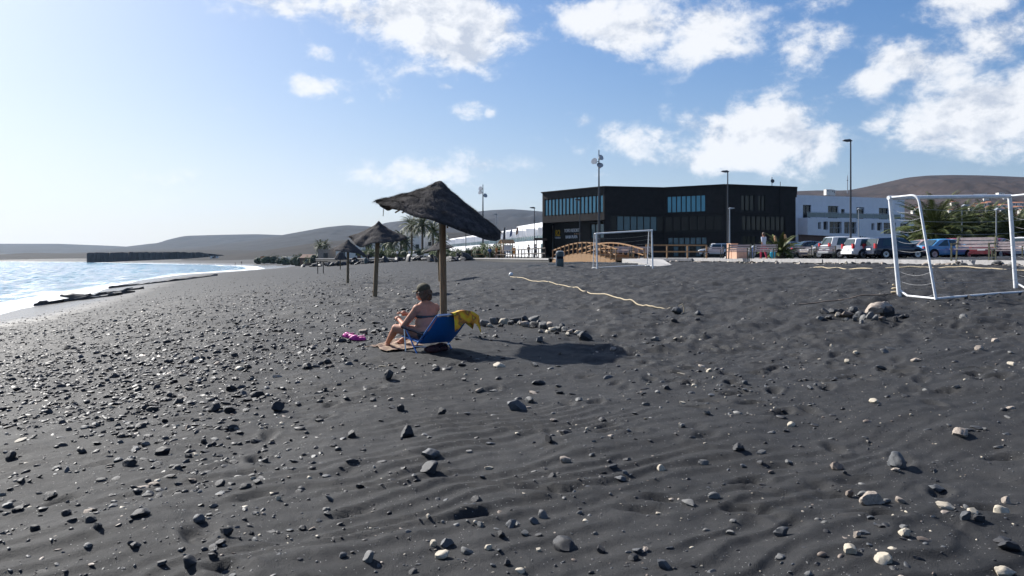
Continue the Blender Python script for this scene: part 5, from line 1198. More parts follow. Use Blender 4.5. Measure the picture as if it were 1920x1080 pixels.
for k, (px_, dep, th_, L_, nf, lb) in enumerate(((792, 158, 5.6, 3.4, 44, 'tallest palm left of the nearest parasol pole'), (772, 165, 5.8, 3.2, 40, 'tall palm right of the second parasol, left of the tallest'), (812, 170, 5.0, 3.0, 38, 'palm close to the nearest parasol pole'),
        (752, 175, 4.0, 2.6, 34, 'shorter palm behind the right rim of the second parasol'), (735, 180, 3.4, 2.4, 32, 'short palm behind the second parasol, right of its pole'), (722, 185, 3.2, 2.3, 30, 'short palm just right of the second parasol pole'), (762, 190, 3.3, 2.4, 30, 'low palm behind the two tall palms'), (690, 200, 3.4, 2.3, 30, 'short palm left of the second parasol pole'),
        (600, 260, 3.5, 2.6, 26, 'far slim palm left of the third parasol'), (610, 265, 3.9, 2.6, 26, 'far palm right beside the slim one left of the third parasol'), (826, 178, 3.6, 2.5, 30, 'palm behind the nearest parasol pole'))):
    make_palm(lb, ((px_-960)/F*dep, dep, 4.1), th_+(1.1 if k < 3 else .4), L_+.5, nf+8, M['palm_leaf'] if k % 3 else M['palm_leaf_dark'], gl_, .22, (1.35, -.75), 1.6, .45, seed=70+k)
def make_bush(label, loc, size, name='shrub', seed=1, n=900, group='shrubs in the hedge along the far promenade'):
    rnd = random.Random(seed); t = thing(name, label, 'shrub', loc, rnd.uniform(0, 6), group); mb = MB(); core = MB(); sx, sy, sz = size
    for q in range(7): core.add(*sphere_((rnd.uniform(-.5, .5)*sx, rnd.uniform(-.5, .5)*sy, sz*rnd.uniform(.3, .55)), .34, 10, 7, (sx, sy, sz*.9)))
    obj('dark_core', core, M['hedge_dark'], t)  # dark lumps filling the inside of the bush behind the leaves
    cl_ = [(rnd.uniform(-.75, .75)*sx, rnd.uniform(-.75, .75)*sy, sz*rnd.uniform(.25, .85), rnd.uniform(.22, .42)) for _ in range(11)]
    for q in range(n):
        c = rnd.choice(cl_); th, u = rnd.uniform(0, 6.283), rnd.uniform(-1, 1); rr = c[3]*(rnd.random()**.4); s = math.sqrt(1-u*u)
        p = Vector((c[0]+sx*rr*s*math.cos(th), c[1]+sy*rr*s*math.sin(th), max(.05, c[2]+sz*rr*u*.9))); l = rnd.uniform(.07, .15)*max(1, sz*.62)
        a = Vector((rnd.gauss(0, 1), rnd.gauss(0, 1), rnd.gauss(0, .7))).normalized(); b = a.orthogonal().normalized(); mb.add([p-b*l*.35, p+a*l, p+b*l*.35, p-a*l*.6], [(0, 1, 2, 3)])
    obj('foliage', mb, M['hedge_leaf'], t, fix=False); return t
HB_ = [(925, 118, 2.3, 3.0), (898, 122, 2.0, 2.3), (880, 128, 1.7, 2.6), (862, 133, 1.6, 2.2), (845, 138, 1.7, 2.4), (826, 143, 1.6, 2.4), (806, 148, 1.5, 2.3), (788, 152, 1.5, 2.3), (770, 156, 1.4, 2.3), (752, 160, 1.4, 2.3), (734, 164, 1.5, 2.4), (716, 168, 1.4, 2.4), (698, 172, 1.5, 2.4), (682, 178, 1.4, 2.4)]
HL = ['dark round shrub beside the kiosk, largest of the hedge', 'shrub between the kiosk shrub and the thin lamp post', 'shrub behind the thin lamp post', 'hedge shrub beyond the nearest parasol pole on its right', 'hedge shrub just right of the nearest parasol pole', 'hedge shrub just left of the nearest parasol pole', 'hedge shrub below the palm close to the parasol pole', 'hedge shrub below the tallest palm', 'hedge shrub below the second tallest palm', 'hedge shrub midway between the tall palms and the second parasol pole', 'hedge shrub right of the second parasol pole', 'hedge shrub just behind the second parasol pole', 'hedge shrub left of the second parasol pole', 'leftmost hedge shrub, by the litter post']
for k, (px_, dep, hh, ww) in enumerate(HB_): make_bush(HL[k], ((px_-960)/F*dep, dep+2, 4.15), (ww*1.15, ww*.8, hh*(1.02 if k < 5 else 1.35)), seed=k+3, n=1500)
make_bush('dark bush against the white block beside the navy car', ((1635-960)/F*118, 118, 4.4), (2.6, 1.6, 2.7), seed=40, group='bushes by the car park'); make_bush('green bush under the low palm, left of the dark cars', ((1461-960)/F*56.5, 56.6, 4.4), (.75, .6, .8), seed=41, group='bushes by the car park')

for k, (px_, dep, w_, h_) in enumerate(((486, 400, 5, 4), (508, 390, 6, 5), (532, 370, 5, 4.5), (555, 330, 5, 5), (572, 310, 4, 4.5), (592, 290, 5, 5), (615, 300, 6, 5.5), (640, 280, 5, 5), (660, 270, 5, 5.5), (676, 260, 4, 4.5))):
    make_bush(('far dark tree clump at the left end of the bay head', 'second far dark clump from the left at the bay head', 'far dark clump above the pair of strollers', 'far dark clump right of the strollers', 'far dark clump left of the brown beach house', 'far dark clump behind the slim palms', 'far dark clump behind the bare timber frame', 'far dark clump behind the third parasol', 'far dark clump right of the third parasol', 'far dark clump left of the second parasol')[k], ((px_-960)/F*dep, dep, float(G((px_-960)/F*dep, dep))-.2), (w_, 3, h_), seed=80+k, n=400, group='dark clumps at the head of the bay', name='tree_clump')

# ------------------------------------------------------------------ small things on the promenade
def crate(label, px, dep, sz, z=4.42, rz=.3):
    t = thing('crate', label, 'crate', ((px-960)/F*dep, dep, z), rz, 'terracotta boxes by the lamp')
    obj('box', MB().box((0, 0, sz[2]/2), sz), M['terracotta_crate'], t); obj('lid', MB().box((0, 0, sz[2]+.03), (sz[0]*1.06, sz[1]*1.06, .06)), M['terracotta_crate'], t)
crate('terracotta box behind the bench at the lamp', 1386, 52, (.75, .6, .62)); crate('narrow terracotta box right of the one at the lamp', 1396, 52.6, (.36, .5, .58)); crate('tall terracotta box left of the bench at the lamp', 1373, 53, (.5, .5, .95))
x, y = (1409-960)/F*52, 52.
t = thing('tent_bundle', 'striped pale and dark tent bundle leaning by the bench with the walker', 'bundle', (x, y, 4.42), .2)
put('cover', fuse('cover', [('e', (0, 0, .38), .34, (.8, .6, 1.15)), ('e', (.16, .05, .58), .25, (.7, .6, 1.2)), ('e', (.28, .05, .72), .12, (1, .7, 1.6))], .03, 4), mat('tent_cloth', (.55, .6, .62), .8, .8, 3.5, c2=(.10, .13, .12)), t)
obj('strap', MB().tube([(-.05, -.25, .75), (-.1, -.28, .4), (-.08, -.22, .08)], .03, 6), M['blue_tube'], t)
mk('cloth_orange', (.62, .34, .17), .8, .25, 6)
for k, (px_, py_, lb) in enumerate(((1453, 448.5, 'orange cloth caught in the left fronds of the low palm'), (1472, 446, 'orange cloth caught in the right fronds of the low palm'))):
    p = pt(px_, 55.4, py_); t = thing('cloth', lb, 'cloth', p); put('sheet', fuse('sheet', [('c', (0, 0, .18), (.05, 0, -.15), .07, .11), ('e', (.0, 0, .15), .09, (1, .6, 1))], .025, 2), M['cloth_orange'], t)
def small_person(label, loc, rz, shirt, legs, h=1.7, stride=.18, voxel=.026, skin='skin', hairc='hair', arm=.12, group='people walking in the distance', seated=False):
    t = thing('person', label, 'person', loc, rz, group); k = h/1.7
    V_ = lambda x, y, z: Vector((x*k, y*k, z*k))
    feet = {'L': V_(stride, .09, .05), 'R': V_(-stride, -.09, .05)}; hip = {'L': V_(0, .09, .90), 'R': V_(0, -.09, .90)}; kn = {'L': V_(stride*.65+.04, .095, .49), 'R': V_(-stride*.25+.02, -.095, .48)}
    sh = {'L': V_(0, .19, 1.38), 'R': V_(0, -.19, 1.38)}; el = {'L': V_(-arm*.7, .25, 1.12), 'R': V_(arm*.6, -.25, 1.12)}; ha = {'L': V_(-arm*.9+.1, .24, .88), 'R': V_(arm*1.5+.05, -.22, .90)}
    tor = [('e', V_(0, 0, .97), .16*k, (.72, 1.02, .8)), ('e', V_(0, 0, 1.14), .15*k, (.68, 1, 1)), ('e', V_(0, 0, 1.29), .165*k, (.66, 1.1, .85))]
    caps = tor+[('c', V_(0, 0, 1.36), V_(.02, 0, 1.52), .06*k, .052*k), ('e', V_(.025, 0, 1.60), .10*k, (.95, .78, 1.12)), ('e', V_(.115, 0, 1.59), .02*k, (1, .8, 1))]
    lg = []; ar = []
    for s in 'LR':
        lg += [('c', hip[s], kn[s], .085*k, .06*k), ('c', kn[s], feet[s]+V_(0, 0, .05), .058*k, .04*k)]; ar += [('c', sh[s], el[s], .052*k, .042*k)]
        caps += [('c', el[s], ha[s], .04*k, .03*k), ('e', ha[s]+V_(.01, 0, -.05), .04*k, (.8, .5, 1.3)), ('c', feet[s]+V_(-.05, 0, -.01), feet[s]+V_(.15, 0, -.02), .04*k, .03*k)]
    put('body', fuse('body', caps+lg+ar, voxel, 2), M[skin], t)
    infl = lambda cs, d: [('c', c[1], c[2], c[3]+d, c[4]+d) if c[0] == 'c' else ('e', c[1], c[2]+d, c[3]) for c in cs]
    if shirt: put('shirt', fuse('shirt', infl(tor+ar, .016), voxel, 1), shirt, t)
    if legs: put('trousers', fuse('trousers', infl(lg+tor[:1], .014), voxel, 1), legs, t)
    put('hair', fuse('hair', [('e', V_(.005, 0, 1.635), .112*k, (.95, .85, 1.0)), ('e', V_(-.05, 0, 1.57), .07*k, (.8, 1.1, 1))], voxel, 1), M[hairc], t)
    return t
cm_ = {}
def clo(nm, c):
    if nm not in cm_: cm_[nm] = mat('cloth_'+nm, c, .85, .2, 9)
    return cm_[nm]
x, y = (1432-960)/F*51, 51.
small_person('walker in a pale top and red trousers carrying a blue bag behind the bench', (x, y, 4.415), 2.2, clo('pale', (.5, .52, .6)), clo('red', (.42, .03, .07)), 1.66, .16, .018, group=None)
t = thing('shopping_bag', 'bright blue bag held beside the walker in red trousers', 'bag', (x+.55, y-.1, 4.42)); put('bag', fuse('bag', [('e', (0, 0, .28), .24, (.8, .5, 1.1))], .03, 2), clo('turquoise', (.04, .38, .5)), t); obj('handle', MB().tube([(-.1, 0, .5), (0, 0, .68), (.1, 0, .5)], .012, 6), clo('turquoise', 0), t)
def far_person(label, px, dep, rz, s_, l_, z=None, h=1.7):
    x = (px-960)/F*dep; return small_person(label, (x, dep, h1(x, dep) if z is None else z), rz, s_, l_, h, random.uniform(.12, .24), .045)
dk, bl_, wh_, or_, gy_ = clo('dark', (.03, .03, .035)), clo('blue', (.04, .09, .22)), clo('white', (.6, .6, .6)), clo('orange', (.45, .2, .05)), clo('grey', (.2, .2, .22))
far_person('dark figure walking by the far rocks right of the second parasol pole', 691, 158, 1.5, dk, dk, 3.45)
far_person('figure in orange by the notice kiosk', 964, 108, 2, or_, or_, 4.26); far_person('figure in blue beside the orange barrier', 918, 118, 1, bl_, dk, 4.24)
far_person('dark figure leaning on the rail fence near the hotel corner', 991, 98, .5, dk, dk, 4.29); far_person('grey figure at the hotel corner behind the lamp', 1004, 95, 2.5, gy_, dk, 4.29); far_person('brown clad figure left of the notice kiosk', 931, 112, 2.5, or_, clo('brown', (.12, .07, .04)), 4.25)
for k, (px_, dep, lb) in enumerate(((556.5, 362, 'left one of the pair strolling on the far beach'), (559.5, 360, 'right one of the pair strolling on the far beach'), (548, 420, 'lone stroller on the far beach left of the pair'), (453, 400, 'tiny figure at the far waterline'), (441, 380, 'tiny figure near the curve of the bay'))): far_person(lb, px_, dep, random.uniform(0, 6), dk, dk)
far_person('dark figure standing before the far hedge, left of the tall palms', 745, 160, 1, wh_, dk, 4.1); far_person('white shirted figure on the far promenade below the tall palms', 768, 152, 2, wh_, bl_, 4.13); far_person('second white shirted figure on the far promenade', 776, 153, .6, wh_, gy_, 4.13)
x, y = (686-960)/F*150, 150.
t = thing('litter_bin', 'grey litter bin on the far sand beside the rocks', 'bin', (x, y, h1(x, y))); obj('shell', MB().lathe([(.3, 0), (.33, .1), (.33, 1.0), (.25, 1.15)], 14), M['bin_green'], t); obj('rim', MB().lathe([(.35, .95), (.35, 1.0)], 14), M['pole_grey'], t)
# flags near the kiosk
for k, (px_, yt, c_, lb) in enumerate(((947.5, 424, (.06, .06, .08), 'dark flag drooping from a pole behind the kiosk'), (960, 428, (.10, .15, .3), 'blue flag on a pole right of the kiosk'), (971.5, 424, (.42, .24, .16), 'orange flag on a pole farther right of the kiosk'))):
    dep = 118; x = (px_-960)/F*dep; z = EYE+(480-yt)/F*dep; t = thing('flag', lb, 'flag', (x, dep, 4.2), 0, 'flags by the kiosk')
    obj('pole', MB().tube([(0, 0, 0), (0, 0, z-4.2)], .03, 6), M['pole_grey'], t)
    g_ = [[Vector((-.02-.22*i/5*(1+.6*j/6), .08*math.sin(i*1.5+j*.8), z-4.25-1.0*j/6*(1 if k else 1.9)-.35*i/5)) for j in range(7)] for i in range(6)]
    obj('cloth', MB().grid(g_), clo('flag%d' % k, c_), t, smooth=True, fix=False)

# ------------------------------------------------------------------ far houses
def house(label, c, sz, rz, wall, roof, flat=False, name='village_house', group='houses on the far slope'):
    t = thing(name, label, 'house', c, rz, group); a, b, h = sz
    obj('wall', MB().box((0, 0, h/2-1.5), (a, b, h+3)), M[wall], t)
    if flat: obj('roof', MB().box((0, 0, h+.12), (a*1.02, b*1.02, .25)), M[wall], t)
    else:
        m_ = MB(); m_.add([(-a*.54, -b*.54, h), (a*.54, -b*.54, h), (a*.54, b*.54, h), (-a*.54, b*.54, h), (-a*.5, 0, h+b*.22), (a*.5, 0, h+b*.22)], [(0, 1, 5, 4), (2, 3, 4, 5), (0, 4, 3), (1, 2, 5), (3, 2, 1, 0)]); obj('roof', m_, M[roof], t)
    for k in range(max(1, int(a/4))): obj('window', MB().box((-a/2+(k+.5)*a/max(1, int(a/4)), -b/2-.02, h*.55), (1.1, .1, 1.3)), M['window_dark'], t)
    obj('door', MB().box((a*.3, -b/2-.03, 1.0), (.95, .1, 2.0)), M['brown_wall'], t)
    return t
def hill_at(key, px, py):
    """first point of a hill mesh met by the ray through a pixel of the photograph"""
    A = HILL[key]; best = None
    for row in A:
        dep = row[:, 1].mean(); X = (px-960)/F*dep; z = np.interp(X, row[:, 0], row[:, 2]); e = 480-(z-EYE)/dep*F
        if e <= py: return Vector((X, dep, z))
    return None
HS = [(1838, 368, 22, 'w', 1), (1851, 374, 14, 'w', 1), (1875, 371, 12, 'w', 1), (1886, 374, 10, 'w', 1), (1787, 390, 9, 't', 0), (1853, 384, 9, 'w', 0), (1852, 393, 9, 'w', 0), (1868, 397, 12, 'w', 0), (1845, 389, 12, 't', 0), (1832, 389, 13, 't', 0), (1878, 389, 12, 't', 0), (1888, 391, 11, 'w', 0), (1900, 386, 14, 't', 0), (1912, 387, 12, 't', 0), (1905, 394, 10, 'w', 0), (1916, 393, 9, 'w', 0),
      (1882, 399, 13, 't', 0), (1858, 398, 14, 't', 0), (1884, 405, 13, 't', 0), (1911, 396, 9, 'w', 0), (1915, 405, 10, 'w', 0), (1896, 402, 11, 't', 0), (1906, 409, 11, 'w', 0), (1928, 400, 12, 't', 0), (1935, 390, 12, 'w', 0), (1720, 397, 9, 'w', 0), (1713, 399, 8, 'w', 1), (1870, 408, 12, 't', 0), (1782, 398, 10, 'w', 0), (1822, 399, 11, 't', 0)]
for k, (px_, py_, sz, c_, fl_) in enumerate(HS):
    p = hill_at('hills6', px_, py_+2)
    if p is None: continue
    q = p.y/700
    house(('flat roofed white house high on the slope' if fl_ and py_ < 380 else 'small flat roofed white house at the white block end' if fl_ else 'tile roofed pale house among the roofs on the slope' if c_ == 't' else 'white walled house among the roofs on the slope'), p, (sz*q*.42, 4.2*q, 2.5*q), random.uniform(-.7, .3), 'house_white', 'terracotta', bool(fl_))
p = hill_at('hills6', 1541, 361)
if p is None: p = pt(1541, 1200, 361)
for k, (px_, py_, sz) in enumerate(((1553, 360, 9), (1559, 361, 7))):
    p = pt(px_, 900, py_+1); house('little pale house on the ridge behind the white block', p, (sz*.9, 5, 3.2), .2, 'house_white', 'terracotta', True)
p = pt(1589, 700, 358); t = thing('radio_mast', 'thin grey mast on the ridge behind the tall lamp', 'mast', p); obj('pole', MB().tube([(0, 0, -2), (0, 0, 13.5)], [.45, .3], 8), M['pole_grey'], t); obj('collar', MB().lathe([(.6, 9), (.7, 9.3), (.6, 9.6)], 10), M['pole_dark'], t)
for k, (px_, dep, w_, h_, c_, lb) in enumerate(((580, 300, 5, 2.6, 'brown_wall', 'brown far beach house with an orange roof'), (641, 215, 12, 3.0, 'tan_rock', 'tan low house behind the third parasol'), (665, 212, 8, 3.5, 'house_white', 'white beach hut right of the third parasol pole'), (697, 240, 9, 6.0, 'house_white', 'white house between the second parasol pole and the palms'), (735, 250, 20, 6.5, 'house_white', 'long white house behind the short palms'), (770, 260, 16, 8, 'house_white', 'white house behind the tall palms'), (800, 270, 14, 7, 'house_white', 'white house right of the tall palms'),
        (402, 560, 4, 1.7, 'house_white', 'tiny white house at the head of the bay'), (520, 420, 12, 2.2, 'house_white', 'row of white huts beyond the far beach'), (548, 430, 9, 2.4, 'house_white', 'white hut at the right end of the far beach row'), (500, 425, 6, 2.6, 'terracotta', 'small terracotta hut beyond the far beach'))):
    x = (px_-960)/F*dep; house(lb, (x, dep, float(G(x, dep))+.3), (w_, 6, h_), random.uniform(-.3, .3), c_, 'brown_wall', k != 0, group='houses at the head of the bay')
x, y = (626-960)/F*215, 215.
t = thing('beach_kiosk', 'small blue and white beach kiosk with an orange thatched roof', 'kiosk', (x, y, h1(x, y))); obj('wall', MB().box((0, 0, 1.0), (2.6, 2, 2.2)), M['white_grey'], t); obj('shutter', MB().box((-.6, -1.02, 1.1), (.8, .06, 1.4)), M['blue_fabric'], t); obj('roof', MB().lathe([(2.1, 2.05), (1.2, 2.6), (.2, 3.1)], 14), M['straw_orange'], t)
t = thing('beach_frame', 'bare timber frame standing on the far sand left of the third parasol', 'frame', ((601-960)/F*100, 100, h1((601-960)/F*100, 100)))
for sx in (-.35, .35): obj('post', MB().bar((sx, 0, 0), (sx, 0, 1.5), .09), M['dark_wood'], t)
obj('beam', MB().bar((-.9, 0, 1.5), (.9, 0, 1.5), .09), M['dark_wood'], t)

# ------------------------------------------------------------------ stones
def rock_mesh(name, seed, sub=2, cuts=10, flat=.6, depth=.25):
    rnd = random.Random(seed); bm = bmesh.new(); bmesh.ops.create_icosphere(bm, subdivisions=sub, radius=1)
    for _ in range(cuts):
        n = Vector((rnd.gauss(0, 1), rnd.gauss(0, 1), rnd.gauss(0, 1))).normalized(); h = rnd.uniform(.45, .85)
        for v in bm.verts:
            d = v.co.dot(n)-h
            if d > 0: v.co -= n*d
    sx, sy = rnd.uniform(.8, 1.2), rnd.uniform(.6, .95)
    for v in bm.verts: v.co = Vector((v.co.x*sx, v.co.y*sy, v.co.z*flat)); v.co *= 1+.04*rnd.gauss(0, 1)*(sub > 1)
    me = bpy.data.meshes.new(name); bm.to_mesh(me); bm.free()
    me.polygons.foreach_set('use_smooth', [True]*len(me.polygons)); me.set_sharp_from_angle(angle=R(34)); return me
ROCKS = [rock_mesh('stone', 100+k, 3, 9+k % 6, (.34, .45, .6, .28, .4, .68)[k % 6]) for k in range(18)]
for me in ROCKS: me.materials.append(M['basalt'])
def stone(name, label, cat, x, y, z, s, m, group=None, rz=None, tilt=.25, k=None):
    me = ROCKS[k if k is not None else random.randrange(18)]
    o = bpy.data.objects.new(name, me); COL.objects.link(o); o.location = (x, y, z); o.scale = s if isinstance(s, tuple) else (s, s, s)
    o.rotation_euler = (random.gauss(0, tilt), random.gauss(0, tilt), random.uniform(0, 6.28) if rz is None else rz)
    o.material_slots[0].link = 'OBJECT'; o.material_slots[0].material = M[m]; return tag(o, label, cat, group)
# stones that the photograph shows large: (pixel x, y of the foot, width, height, colour)
BIG = [(657,824,32,22,'d'),(763,822,28,26,'d'),(805,864,42,20,'b'),(805,897,60,20,'d'),(1030,836,28,22,'d'),(968,766,38,28,'b'),(827,780,20,18,'d'),(727,717,22,24,'d'),(517,773,34,22,'d'),(1687,871,50,30,'b'),(1640,949,54,30,'t'),(1058,1029,54,26,'d'),(940,1010,24,16,'d'),(838,1027,38,22,'b'),(690,1057,38,22,'g'),(827,1047,40,18,'c'),(260,980,44,18,'d'),(303,850,28,16,'d'),
 (370,978,28,20,'b'),(352,1070,40,26,'d'),(395,1058,26,18,'d'),(1470,1014,38,20,'b'),(1597,1061,30,24,'c'),(1700,1021,40,20,'c'),(1660,1077,48,18,'c'),(1815,980,24,18,'b'),(1840,978,30,18,'d'),(1828,965,28,14,'c'),(1888,1078,44,22,'c'),(1900,1036,46,18,'d'),(1886,1020,36,14,'d'),(1805,818,36,20,'t'),(1762,909,32,16,'b'),(1570,878,32,16,'n'),(1387,845,26,16,'d'),(410,914,30,14,'d'),(430,732,24,14,'d'),(428,776,28,14,'d'),(400,772,32,22,'d'),(240,875,36,20,'d'),(1240,876,20,14,'c'),(1060,874,22,14,'t'),(1487,795,20,12,'c'),(1292,944,30,14,'g'),(180,1002,30,18,'d'),(992,752,24,16,'g'),
 (1595,926,26,18,'n'),(1625,930,26,14,'g'),(1664,948,24,12,'g'),(1690,946,30,12,'t'),(1775,958,36,14,'c'),(1880,958,34,16,'c'),(1890,936,22,16,'t'),(1340,930,22,14,'g'),(1372,1002,24,12,'g'),(1610,1030,24,16,'t'),(1466,1056,24,12,'g'),(1375,976,16,8,'g'),(1128,1034,26,18,'d'),(950,1060,20,18,'d'),(875,1040,26,14,'g'),(915,1035,20,14,'c'),(812,1026,18,16,'c'),(1018,972,24,16,'g'),(1010,1030,14,8,'c'),(1245,1070,32,18,'b'),(1188,1052,30,16,'d'),(1235,960,16,8,'c'),(1640,756,24,10,'c'),(1520,730,20,10,'b'),(1250,732,24,12,'d'),(900,990,20,10,'g'),(984,1004,24,12,'g'),(1000,985,24,14,'b'),
 (640,1052,24,14,'b'),(610,960,22,8,'g'),(520,940,16,14,'c'),(566,992,18,12,'d'),(470,1000,20,12,'d'),(455,920,30,14,'d'),(150,850,24,14,'d'),(165,990,26,14,'d'),(60,1000,28,16,'d'),(30,955,26,14,'d'),(90,930,30,14,'d'),(15,860,24,20,'d'),(120,965,22,12,'d'),(250,1030,24,14,'d'),(300,1062,30,12,'d'),(420,1012,32,16,'d'),(330,760,24,14,'d'),(285,770,24,14,'d'),(480,745,26,16,'d'),(575,690,26,14,'d'),(610,660,22,12,'d'),(700,755,18,10,'d'),(752,775,16,18,'d'),(1430,846,26,10,'g'),(1480,860,20,10,'g'),(1395,868,18,8,'b'),(1320,862,20,14,'g'),(1280,808,24,10,'g'),(1130,790,22,10,'d'),(1060,820,24,10,'d'),(1110,860,20,8,'b'),(880,850,18,8,'g'),(918,880,16,8,'c'),
 (1230,640,18,10,'g'),(1330,700,16,8,'c'),(1150,655,18,9,'t'),(935,690,30,10,'c'),(1003,688,16,9,'g'),(870,715,16,8,'d'),(935,714,14,8,'d'),(1010,720,26,10,'d'),(1085,752,18,8,'g'),(1212,756,16,8,'g'),(1395,600,16,8,'d'),(1265,610,14,8,'d'),(1310,595,16,10,'b'),(1308,606,14,8,'d'),(1810,600,22,10,'g'),(1870,640,22,8,'t'),(1840,660,22,12,'t'),(1560,645,10,8,'c'),(1605,664,14,8,'c'),(1590,680,14,8,'c'),(1900,690,24,8,'c'),(1720,680,20,10,'t'),(1660,665,22,10,'g')]
MT = dict(d='basalt', b='blue_stone', g='grey_stone', c='cream_stone', t='tan_rock', n='brown_stone')
CN = dict(d='dark basalt', b='blue grey', g='mid grey', c='pale cream', t='tan', n='brown pitted')
ROWS = ((1030, 'at the bottom edge'), (985, 'above the bottom edge'), (940, 'low in the foreground'), (895, 'in the rippled foreground'), (850, 'in the mid foreground'), (800, 'beyond the footprints'), (755, 'short of the woman'), (700, 'near the woman'), (0, 'level with the woman'))
COLS = ((110, 'far left'), (230, 'under the sea'), (380, 'under the headland'), (520, 'below the surf'), (640, 'left of the clogs'), (780, 'under the woman'), (900, 'under the blue chair'), (1010, 'under the stone row'), (1130, 'under the far goal'), (1250, 'under the parasol shadow'), (1370, 'below the rope end'), (1490, 'under the black hotel'), (1610, 'under the stone heap'), (1720, 'below the goal post'), (1830, 'under the bench'), (9999, 'far right'))
def zone(px, py):
    return next(t for y, t in ROWS if py >= y)+', '+next(t for x, t in COLS if px < x)
def cnt(a, b, d, _c={}):
    _c[a, b] = _c.get((a, b), 0)+1; return _c[a, b]
n_ind = 0; TAKEN = []
for (px_, py_, w_, h_, c_) in BIG:
    x, y, z = at(px_, min(py_, 1079)); k = y/F; ww = max(.02, w_*k/2); hh = max(.012, h_*k/2*1.0)
    ki = random.randrange(18); fl_ = (.34, .45, .6, .28, .4, .68)[ki % 6]
    stone('beach_stone', f"{'big' if w_ > 38 else 'medium' if w_ > 24 else 'small'} {CN[c_]} stone {zone(px_, py_)}", 'stone', x, y+ww*.5, z+hh*.45, (ww*1.05, ww*.95, hh*1.25/fl_), MT[c_], 'loose stones on the black sand', tilt=.18, k=ki); n_ind += 1; TAKEN.append((x, y+ww*.5, ww))
# ring of stones in the sand behind the chair
RING = [(905,611,22,18,'g'),(925,608,18,14,'g'),(935,606,16,14,'d'),(945,607,20,14,'c'),(958,609,20,12,'d'),(966,603,20,14,'d'),(975,609,14,12,'g'),(984,602,26,16,'d'),(996,601,26,14,'g'),(988,612,28,14,'t'),(1002,616,24,14,'d'),(1010,608,16,12,'d'),(1018,618,26,16,'g'),(1028,618,20,14,'t'),(1036,622,16,12,'c'),(1046,622,16,14,'g'),(1052,620,16,14,'d'),(1060,624,18,14,'g'),(1054,616,16,12,'g'),(1068,628,16,10,'t'),(1075,624,18,12,'d'),(1082,628,14,10,'c'),(1026,625,12,8,'c'),(1014,624,14,8,'g'),(940,613,16,8,'d'),(918,613,12,8,'c'),(1064,631,12,8,'c'),(1044,629,12,8,'d'),(1012,641,18,14,'b')]
for (px_, py_, w_, h_, c_) in RING:
    x, y, z = at(px_, py_+3); k = y/F; ww = w_*k/2; hh = h_*k/2; ki = random.randrange(18)
    stone('ring_stone', f"{'large' if w_ > 24 else 'mid sized' if w_ > 17 else 'small'} {CN[c_]} stone of the chair row, {'by the yellow towel' if px_ < 940 else 'before the hump' if px_ < 972 else 'on the hump' if px_ < 1005 else 'past the hump' if px_ < 1040 else 'near the dark boulder'}", 'stone', x, y+ww*.4, z+hh*.6, (ww*1.15, ww*1.0, hh*1.2/(.34, .45, .6, .28, .4, .68)[ki % 6]), MT[c_], 'row of stones behind the blue chair', k=ki); n_ind += 1
x, y, z = at(1095, 640); k = y/F; stone('boulder', 'largest dark boulder at the end of the stone row, above the parasol shadow', 'boulder', x, y, z+.05, (.125, .12, .21), 'basalt', k=5)
x, y, z = at(681, 627); o = stone('boulder', 'flat topped grey brown stone beside the pink clogs', 'boulder', x, y+.05, z+.05, (.15, .11, .19), 'brown_stone', k=4, rz=.4, tilt=.05)
for (px_, py_, w_) in ((700, 622, 14), (712, 620, 16), (722, 617, 16), (730, 622, 12), (705, 627, 10), (718, 625, 12), (645, 636, 16), (655, 638, 10)):
    x, y, z = at(px_, py_); stone('ring_stone', 'dark stone of the short row near the clogs', 'stone', x, y, z+.02, w_*y/F*.55, 'basalt', 'short row of stones by the woman'); n_ind += 1
x, y, z = at(1268, 587); stone('boulder', 'smooth blue grey stone tethering the end of the long rope', 'boulder', x, y, z+.07, (.17, .12, .22), 'blue_stone', k=1, rz=.2, tilt=.1)
obj_ = obj('rope_loop', MB().tube([(x+.05, y, z+.16), (x+.14, y+.05, z+.20), (x+.17, y+.02, z+.1), (x+.15, y, z)], .012, 6), M['rope']); tag(obj_, 'yellowish rope loop round the blue grey stone', 'rope')
CL = [(1548,590,26,12,'d'),(1562,587,24,16,'d'),(1572,594,16,10,'c'),(1578,588,18,12,'d'),(1590,593,30,10,'n'),(1600,590,22,16,'b'),(1615,594,28,20,'b'),(1604,600,18,12,'g'),(1624,598,24,14,'g'),(1634,600,18,14,'g'),(1642,604,22,10,'g'),(1666,596,34,24,'d'),(1680,600,16,10,'d'),(1692,598,16,8,'d'),(1538,598,18,8,'g'),(1656,602,16,10,'n'),(1586,598,14,8,'g'),(1700,597,14,8,'d'),(1616,604,12,8,'g'),(1555,596,16,8,'d')]
for (px_, py_, w_, h_, c_) in CL:
    x, y, z = at(px_, py_+2); k = y/F; ww = w_*k/2; hh = h_*k/2; ki = random.randrange(18)
    stone('heap_stone', f"{'large' if w_ > 25 else 'mid sized' if w_ > 17 else 'small'} {CN[c_]} stone of the goal heap, {'left end' if px_ < 1575 else 'left middle' if px_ < 1610 else 'by the tan rock' if px_ < 1672 else 'right end'}", 'stone', x, y+ww*.4, z+hh*.6, (ww*1.15, ww, hh*1.3/(.34, .45, .6, .28, .4, .68)[ki % 6]), MT[c_], 'heap of stones by the near goal', k=ki); n_ind += 1
x, y, z = at(1650, 598); stone('boulder', 'large tan rock on top of the stone heap by the near goal', 'boulder', x+.02, y+.12, z+.19, (.255, .2, .20), 'tan_rock', k=2, rz=.5, tilt=.0).rotation_euler = (.1, -.32, .4)
